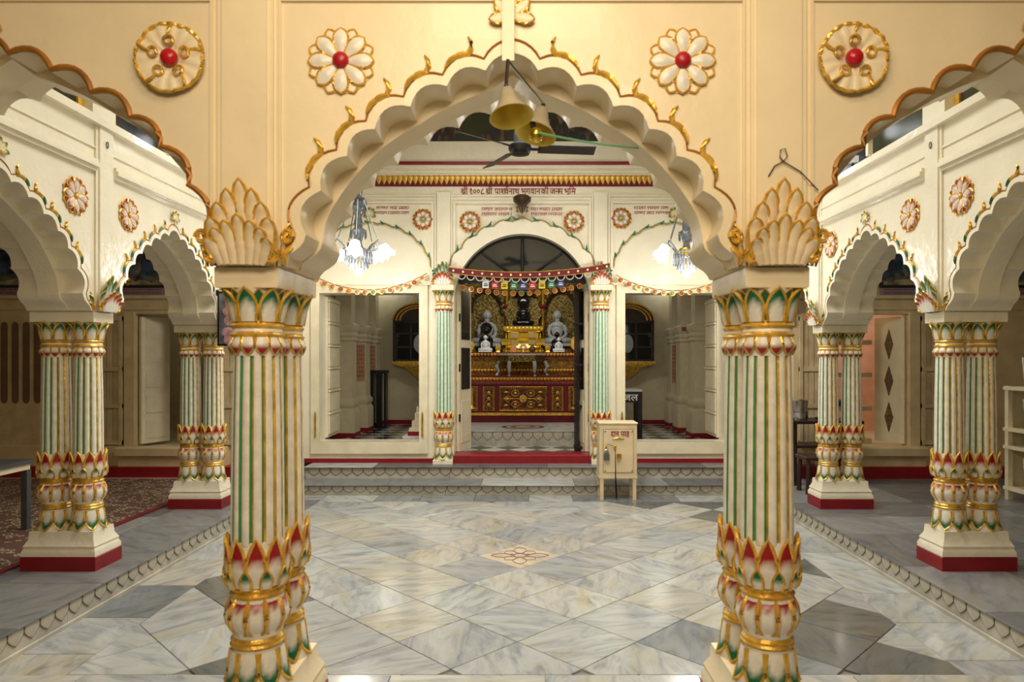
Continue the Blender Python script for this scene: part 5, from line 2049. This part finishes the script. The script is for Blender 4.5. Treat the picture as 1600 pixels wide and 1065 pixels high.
for x, z in ((-.15, .78), (.155, .78), (-.15, .335), (.155, .335)):
    MB().lathe([(.012, 0), (.012, .004), (.004, .007)], 8).obj('screw', 'steel', dp, (x, -.157, z), (PI / 2, 0, 0))
MB().tube([(-.07, -.160, .690), (-.03, -.164, .700), (0, -.166, .708), (.03, -.164, .700), (.07, -.160, .695)], [.003, .007, .010, .007, .003], 6).obj('slot_plate', 'brass', dp)
MB().tube([(-.13, -.165, .63), (-.145, -.170, .60), (-.13, -.172, .555), (-.12, -.165, .60)], .008, 6).obj('hasp', 'brass', dp)
MB().stack([(.030, .014, 0), (.030, .014, .07), (.022, .010, .085)]).obj('padlock', 'grey_metal', dp, (-.135, -.175, .455))
MB().tube([(-.155, -.175, .53), (-.152, -.175, .565), (-.135, -.175, .575), (-.118, -.175, .565), (-.115, -.175, .53)], .006, 6).obj('padlock_shackle', 'steel', dp)
MB().stack([(.026, .012, 0), (.026, .012, .045), (.02, .01, .052)]).obj('brass_lock', 'brass', dp, (.005, -.172, .475))
MB().ball(-.04, -.172, .60, .016, .010, .026, 10, 6).obj('chain_boss', 'brass', dp)
MB().tube([(-.13, -.170, .635), (-.085, -.172, .625), (-.04, -.175, .61), (-.035, -.180, .45), (-.035, -.185, .28), (-.03, -.19, .16), (-.02, -.17, .03)], [.003, .003, .003, .004, .006, .012, .008], 6).obj('hanging_chain', 'iron', dp)

# ------------------------------------------------------------------ door hanging (cloth band, fringe), flags, disc strings
Y_T = FAC - .17


def sagz(x, xa, xb, za, zb, sag):
    t = (x - xa) / (xb - xa)
    return za + (zb - za) * t - 4 * sag * t * (1 - t)


t = tag(empty('door_valance', (0, Y_T, 0)), 'sagging maroon cloth band with gold diamonds across the shrine doorway', 'valance')
xa, xb, za, zb, sg = -.92, 1.10, 2.71, 2.76, .085
N = 40
vs, fs = [], []
for i in range(N + 1):
    x = xa + (xb - xa) * i / N
    z = sagz(x, xa, xb, za, zb, sg)
    yv = .004 * math.sin(i * 1.3)
    vs += [(x, -.004 + yv, z - .035), (x, -.004 + yv, z + .035), (x, .004 + yv, z + .035), (x, .004 + yv, z - .035)]
for i in range(N):
    for k in range(4):
        a, c_ = i * 4 + k, i * 4 + (k + 1) % 4
        fs.append((a, a + 4, c_ + 4, c_))
MB().add(vs, fs).obj('cloth_band', 'fabric', t)
for zo in (-.036, .036):
    MB().tube([(xa + (xb - xa) * i / N, -.006, sagz(xa + (xb - xa) * i / N, xa, xb, za, zb, sg) + zo) for i in range(N + 1)], .005, 4).obj('gold_piping', 'gold', t)
DI = MB().prism([(0, -.018), (.016, 0), (0, .018), (-.016, 0)], -.014, -.006).mesh('diamond_sequin', mat('sequin_gold', rgb(244, 220, 170), .3, var=0))
for k in range(17):
    x = xa + .06 + (xb - xa - .1) * k / 16
    inst('diamond_sequin', DI, t, (x, -.002, sagz(x, xa, xb, za, zb, sg)))
LP = MB().tube([(.048 * math.cos(a), 0, -.055 * math.sin(a)) for a in [PI * q / 10 for q in range(11)]], .007, 5).mesh('fringe_loop', mat('pale_fringe', rgb(196, 186, 176), .7))
for k in range(18):
    x = xa + .05 + (xb - xa - .1) * k / 17
    inst('fringe_loop', LP, t, (x, .0, sagz(x, xa, xb, za, zb, sg) - .038))
fcols = [rgb(226, 224, 222), rgb(190, 30, 40), rgb(232, 196, 50), rgb(24, 124, 78), rgb(46, 58, 130), rgb(196, 30, 42), rgb(232, 200, 56), rgb(24, 124, 78), rgb(48, 56, 128)]
fn = ['white', 'red', 'yellow', 'green', 'blue', 'red', 'yellow', 'green', 'blue']
for k in range(9):
    x = -.46 + (.947 / 8) * k
    z = sagz(x, xa, xb, za, zb, sg) - .062
    lab = 'small white paper flag at one end of the flag string' if k == 0 else 'small %s paper flag, %s after the white one' % (fn[k], ['', 'first', 'second', 'third', 'fourth', 'fifth', 'sixth', 'seventh', 'last'][k])
    f = tag(empty('paper_flag', (x, Y_T + .035, z)), lab, 'flag', 'small paper flags over the shrine door')
    sh = MB()
    for i in range(4):
        w0 = .040
        sh.add([(-w0, .004 * math.sin(i), -.028 * i), (w0, .004 * math.sin(i + .4), -.028 * i), (w0, .004 * math.sin(i + 1.4), -.028 * (i + 1)), (-w0, .004 * math.sin(i + 1), -.028 * (i + 1))], [(0, 3, 2, 1)], 0, fcols[k])
    sh.obj('sheet', 'vc', f)
    MB().box(-.022, .022, -.008, -.006, -.064, -.055).box(-.028, .028, -.008, -.006, -.086, -.076).obj('printed_words', 'printw' if k not in (0, 2, 6) else 'iron', f)
tag(MB().tube([(-.60, Y_T + .035, sagz(-.60, xa, xb, za, zb, sg) - .06)] + [(-.5 + 1.02 * i / 12, Y_T + .035, sagz(-.5 + 1.02 * i / 12, xa, xb, za, zb, sg) - .062) for i in range(13)] + [(.72, Y_T + .035, 2.62)], .003, 4).obj('flag_string', 'iron'), 'thin dark string carrying the paper flags', 'string')


def disc_string(xa, xb, za, zb, sg, n, label, y):
    t = tag(empty('disc_garland', (0, y, 0)), label, 'garland')
    MB().tube([(xa + (xb - xa) * i / 24, 0, sagz(xa + (xb - xa) * i / 24, xa, xb, za, zb, sg)) for i in range(25)], .004, 4).obj('string', 'dwood', t)
    for k in range(n):
        x = xa + (xb - xa) * (k + .6) / (n + .2)
        z = sagz(x, xa, xb, za, zb, sg) - .035
        c1 = random.choice([rgb(178, 52, 40), rgb(206, 96, 44), rgb(160, 40, 40), rgb(190, 120, 50)])
        if k == n // 2:
            c1 = rgb(86, 120, 60)
        d = MB().lathe([(.036, 0, 1), (.036, .008, 1), (.027, .009, 0, c1), (.001, .013, 0, c1)], 14).obj('disc', ['vc', 'gold'], t, (x, 0, z), (PI / 2, 0, random.uniform(-.2, .2)))
        MB().ball(0, 0, .013, .012, .014, .003, 8, 5).obj('motif', 'sand', d)
    return t


disc_string(-2.66, -1.20, 2.66, 2.68, .20, 14, 'string of round red and gold discs over the window, folded door leaf side', FAC - .10)
disc_string(1.18, 2.62, 2.66, 2.64, .19, 13, 'string of round red and gold discs over the window, donation box side', FAC - .10)
disc_string(-.82, .80, 2.56, 2.58, .10, 15, 'string of round orange discs inside the shrine doorway', FAC + .02)

# ------------------------------------------------------------------ chandeliers
def chandelier(loc, label, band):
    t = tag(empty('chandelier', loc), label, 'chandelier')
    MB().tube([(0, 0, 1.06), (0, 0, 5.5 - loc[2])], .008, 6).obj('hanging_rod', 'iron', t)
    MB().lathe([(.03, .30), (.05, .34), (.035, .40), (.065, .50), (.085, .53), (.045, .56), (.05, .62), (.035, .68), (.06, .74), (.075, .80), (.04, .86), (.085, .885), (.03, .91), (.045, .96), (.02, 1.02), (.03, 1.06)], 16).obj('stem', 'crystal', t)
    if band:
        MB().lathe([(.085, .30), (.09, .31), (.09, .335), (.085, .345)], 16).obj('gilt_band', 'brass', t)
    dr_ = MB().lathe([(.002, -.05), (.010, -.02), (.006, .03), (.002, .06)], 5).mesh('crystal_drop', 'crystal')
    MB().tube([(.145 * math.cos(a), .145 * math.sin(a), .30) for a in [2 * PI * k / 20 for k in range(20)]], .008, 5, closed=True).obj('drop_ring', 'crystal', t)
    MB().tube([(.095 * math.cos(a), .095 * math.sin(a), .24) for a in [2 * PI * k / 20 for k in range(20)]], .008, 5, closed=True).obj('drop_ring', 'crystal', t)
    for k in range(22):
        a = 2 * PI * k / 22
        inst('crystal_drop', dr_, t, (.145 * math.cos(a), .145 * math.sin(a), .225), scale=(1.6, 1.6, 1.3))
    for k in range(16):
        a = 2 * PI * k / 16
        inst('crystal_drop', dr_, t, (.095 * math.cos(a), .095 * math.sin(a), .155), scale=(1.6, 1.6, 1.4))
    for z, r_, m_ in ((.86, .085, 8), (.53, .085, 8)):
        for k in range(m_):
            a = 2 * PI * k / m_
            inst('crystal_drop', dr_, t, (r_ * math.cos(a), r_ * math.sin(a), z - .05))
    MB().ball(0, 0, .065, .045, .045, .05, 14, 10).obj('lower_bulb', 'bulb', t)
    MB().lathe([(.02, .10), (.03, .13), (.015, .2), (.02, .3)], 10).obj('bulb_holder', 'brass', t)
    for k in range(5):
        a = -PI / 2 + 2 * PI * k / 5 + .12
        ca, sa = math.cos(a), math.sin(a)
        MB().tube([(.03 * ca, .03 * sa, .34), (.12 * ca, .12 * sa, .30), (.19 * ca, .19 * sa, .38), (.235 * ca, .235 * sa, .42), (.26 * ca, .26 * sa, .37)], .010, 6).obj('arm', 'crystal', t)
        MB().tube([(.06 * ca, .06 * sa, .87), (.15 * ca, .15 * sa, .64), (.22 * ca, .22 * sa, .44)], .006, 5).obj('bead_chain', 'crystal', t)
        sh = MB()
        ns = 24
        vs, fs = [], []
        prof = [(.020, .0), (.050, -.03), (.062, -.075), (.066, -.115), (.088, -.155)]
        for r_, z in prof:
            for q in range(ns):
                b_ = 2 * PI * q / ns
                rr = r_ * (1 + (.16 * math.cos(6 * b_) if z < -.12 else .04 * math.cos(6 * b_)))
                vs.append((rr * math.cos(b_), rr * math.sin(b_), z - (.014 * math.cos(6 * b_) if z < -.12 else 0)))
        for i in range(len(prof) - 1):
            for q in range(ns):
                l_ = (q + 1) % ns
                fs.append((i * ns + q, (i + 1) * ns + q, (i + 1) * ns + l_, i * ns + l_))
        sh.add(vs, fs, [0] * (ns) + [1] * (ns * (len(prof) - 2)))
        s_o = sh.obj('tulip_shade', ['frost', 'glow'], t, (.265 * ca, .265 * sa, .375), (0, math.radians(-30), a) if False else Euler((0, math.radians(-32), 0)).to_matrix().to_euler())
        s_o.rotation_euler = (Matrix.Rotation(a, 3, 'Z') @ Matrix.Rotation(math.radians(-32), 3, 'Y')).to_euler()
        MB().ball(0, 0, -.085, .032, .032, .045, 10, 8).obj('bulb', 'bulb', s_o)
    return t


chandelier((-1.82, 7.62, 2.50), 'glass chandelier with lit tulip shades over the folded door leaf side window', False)
chandelier((1.84, 7.62, 2.48), 'glass chandelier with a gilt band and lit tulip shades, donation box side', True)
point('chandelier_light', (-1.82, 7.45, 2.46), 36, (1.0, .97, .9), .12)
point('chandelier_light', (1.84, 7.45, 2.44), 36, (1.0, .97, .9), .12)

# ------------------------------------------------------------------ ceiling fan, bracket cup over the door
t = tag(empty('ceiling_fan', (0.0, 5.55, 3.28)), 'dark ceiling fan with three blades hanging over the courtyard', 'fan')
MB().tube([(0, 0, .20), (0, 0, 2.22)], .014, 8).obj('rod', 'iron', t)
MB().lathe([(.03, 2.05), (.06, 2.10), (.075, 2.22)], 14).obj('ceiling_cup', 'iron', t)
MB().lathe([(.05, .06), (.05, .16), (.03, .20)], 14).obj('rod_cup', 'grey_metal', t)
MB().lathe([(.02, -.03), (.075, -.02), (.095, .02), (.09, .05), (.05, .075)], 20).obj('motor', 'black', t)
for k, a in enumerate((math.radians(6), math.radians(222), math.radians(118))):
    bl = MB().box(.15, .62, -.055, .055, -.004, .004).obj('blade', 'dwood', t, (0, 0, .03), (Matrix.Rotation(a, 3, 'Z') @ Matrix.Rotation(math.radians(-20), 3, 'X')).to_euler())
    MB().box(.07, .17, -.018, .018, -.008, -.002).obj('blade_iron', 'iron', bl)
t = tag(empty('bracket_cup', (0, FAC - .16, 3.43)), 'brown flared bracket cup above the sprig over the shrine door', 'bracket')
MB().lathe([(.02, .0), (.045, .06), (.065, .10), (.11, .14), (.115, .19), (.08, .215), (.03, .215)], 22).obj('cup', mat('aged_bronze', rgb(84, 62, 48), .35, metal=.5, var=.2), t)
MB().tube([(0, .0, .18), (0, .17, .20)], .02, 8).obj('wall_arm', 'iron', t)

# ------------------------------------------------------------------ bells under the arch, rope, cable duct
t = tag(MB().box(-.021, .021, -.02, .0, 2.632, 3.70).obj('cable_duct', 'wood', None, (-.012, FY - .236, 0)), 'narrow cream batten running up the arch wall above the bells', 'batten')
BL = MB()
prof = [(.010, .108), (.020, .104), (.027, .088), (.034, .062), (.048, .034), (.068, .008), (.078, -.004), (.070, -.001), (.046, .028), (.030, .058), (.022, .080), (.0, .095)]
BL.lathe([(r_, z, 0 if i < 6 else 1) for i, (r_, z) in enumerate(prof)], 28, cap=False)
bell_me = BL.mesh('bell_shell', [mat('dull_silvered_brass', rgb(190, 178, 152), .32, metal=.3, var=.12), mat('polished_brass_inside', rgb(232, 200, 70), .35, metal=.35, var=.1)])
for k, (loc, rot, lb) in enumerate((((.000, FY - .270, 2.435), (math.radians(-13), math.radians(-9), 0), 'dull brass bell with the clapper, tilted, nearest the batten'),
                                    ((.085, FY - .12, 2.425), (math.radians(-14), math.radians(14), 0), 'brass bell behind the tilted one, rope tied to its clapper'))):
    t = tag(empty('hanging_bell', loc), lb, 'bell')
    bo = inst('bell_shell', bell_me, t, (0, 0, 0), rot)
    MB().tube([(0, 0, .10), (0, 0, .125)], .008, 6).obj('crown_loop', 'iron', bo)
    topp = Matrix.Rotation(rot[1], 3, 'Y') @ Matrix.Rotation(rot[0], 3, 'X') @ Vector((0, 0, .125))
    if k == 0:
        MB().tube([(topp.x, topp.y, topp.z), (-.012, .012, .20)], .007, 6).obj('hook', 'steel', t)
    else:
        MB().tube([(topp.x, topp.y, topp.z), (-.097, -.128, .207)], .005, 6).obj('hook', 'steel', t)
        MB().tube([(0, -.012, .055), (-.012, -.05, .02), (-.006, -.085, -.02)], .011, 6).obj('clapper_stem', 'iron', t)
        MB().ball(.0, -.088, -.035, .026, .026, .028, 12, 8).obj('clapper', 'brass', t)
tag(MB().tube([(.09 + (.66 - .09) * i / 14, FY - .238 + (.30) * i / 14, 2.388 + (2.42 - 2.388) * i / 14 - .030 * 4 * (i / 14) * (1 - i / 14) * 0.5) for i in range(15)], .004, 5).obj('green_rope', 'rope'), 'thin green rope pulled from the bell clapper to the arch', 'rope')

# wire loop above the pillar
tag(MB().tube([(.945 - .05, FY - .24, 2.235), (.945 - .03, FY - .244, 2.27), (.945, FY - .246, 2.285), (.945 + .014, FY - .246, 2.305), (.945 + .006, FY - .246, 2.33), (.945 - .010, FY - .246, 2.325), (.945 - .012, FY - .246, 2.30), (.945, FY - .246, 2.285), (.945 + .06, FY - .244, 2.25), (.945 + .13, FY - .225, 2.19)], .0022, 5).obj('wire_loop', 'iron'), 'thin bent wire loop on the peach-lit pilaster', 'wire')

# ------------------------------------------------------------------ bulbs on the side ledges
M['bulb2'] = mat('lit_cool_bulb_glass', (1, 1, 1, 1), 0.3, var=0, emit=(0.9, 0.96, 1, 1), es=4)


def bulb(loc, label, power, r_=.05):
    t = tag(empty('ledge_bulb', loc), label, 'bulb')
    MB().ball(0, 0, .09, r_, r_, r_ * 1.25, 14, 10).obj('glass', 'bulb2', t)
    MB().lathe([(.030, -.002), (.030, .015), (.018, .02), (.018, .05)], 12).obj('holder', 'wood', t)
    point(label.split()[0] + '_bulb_light', (loc[0] - math.copysign(.22, loc[0]), loc[1], loc[2] + .10), power, (.92, .97, 1.0), .06)
    return t


bulb((-2.875, 5.58, 3.272), 'bright bulb on the ledge above the carpet aisle arcade', 1.0, .05)
bulb((2.875, 5.62, 3.38), 'bright bulb on a raised holder above the ledge beside the gilt frame', 1.0, .05)
MB().box(-.02, .02, -.02, .02, -.11, -.002).obj('riser', 'wood', bpy.data.objects['ledge_bulb.001'])
bulb((2.875, 6.42, 3.272), 'bright bulb low on the ledge close to the end of arcade', .8, .045)
t = tag(empty('ledge_camera', (2.93, 6.02, 3.272)), 'small white camera on a dark bracket on the ledge', 'camera')
MB().tube([(0, 0, 0), (0, 0, .05)], .012, 8).obj('bracket', 'iron', t)
MB().box(-.08, .06, -.03, .03, .05, .11).obj('body', 'printw', t)
MB().lathe([(.02, 0), (.02, .02)], 10).obj('lens', 'black', t, (-.08, 0, .08), (0, -PI / 2, 0))
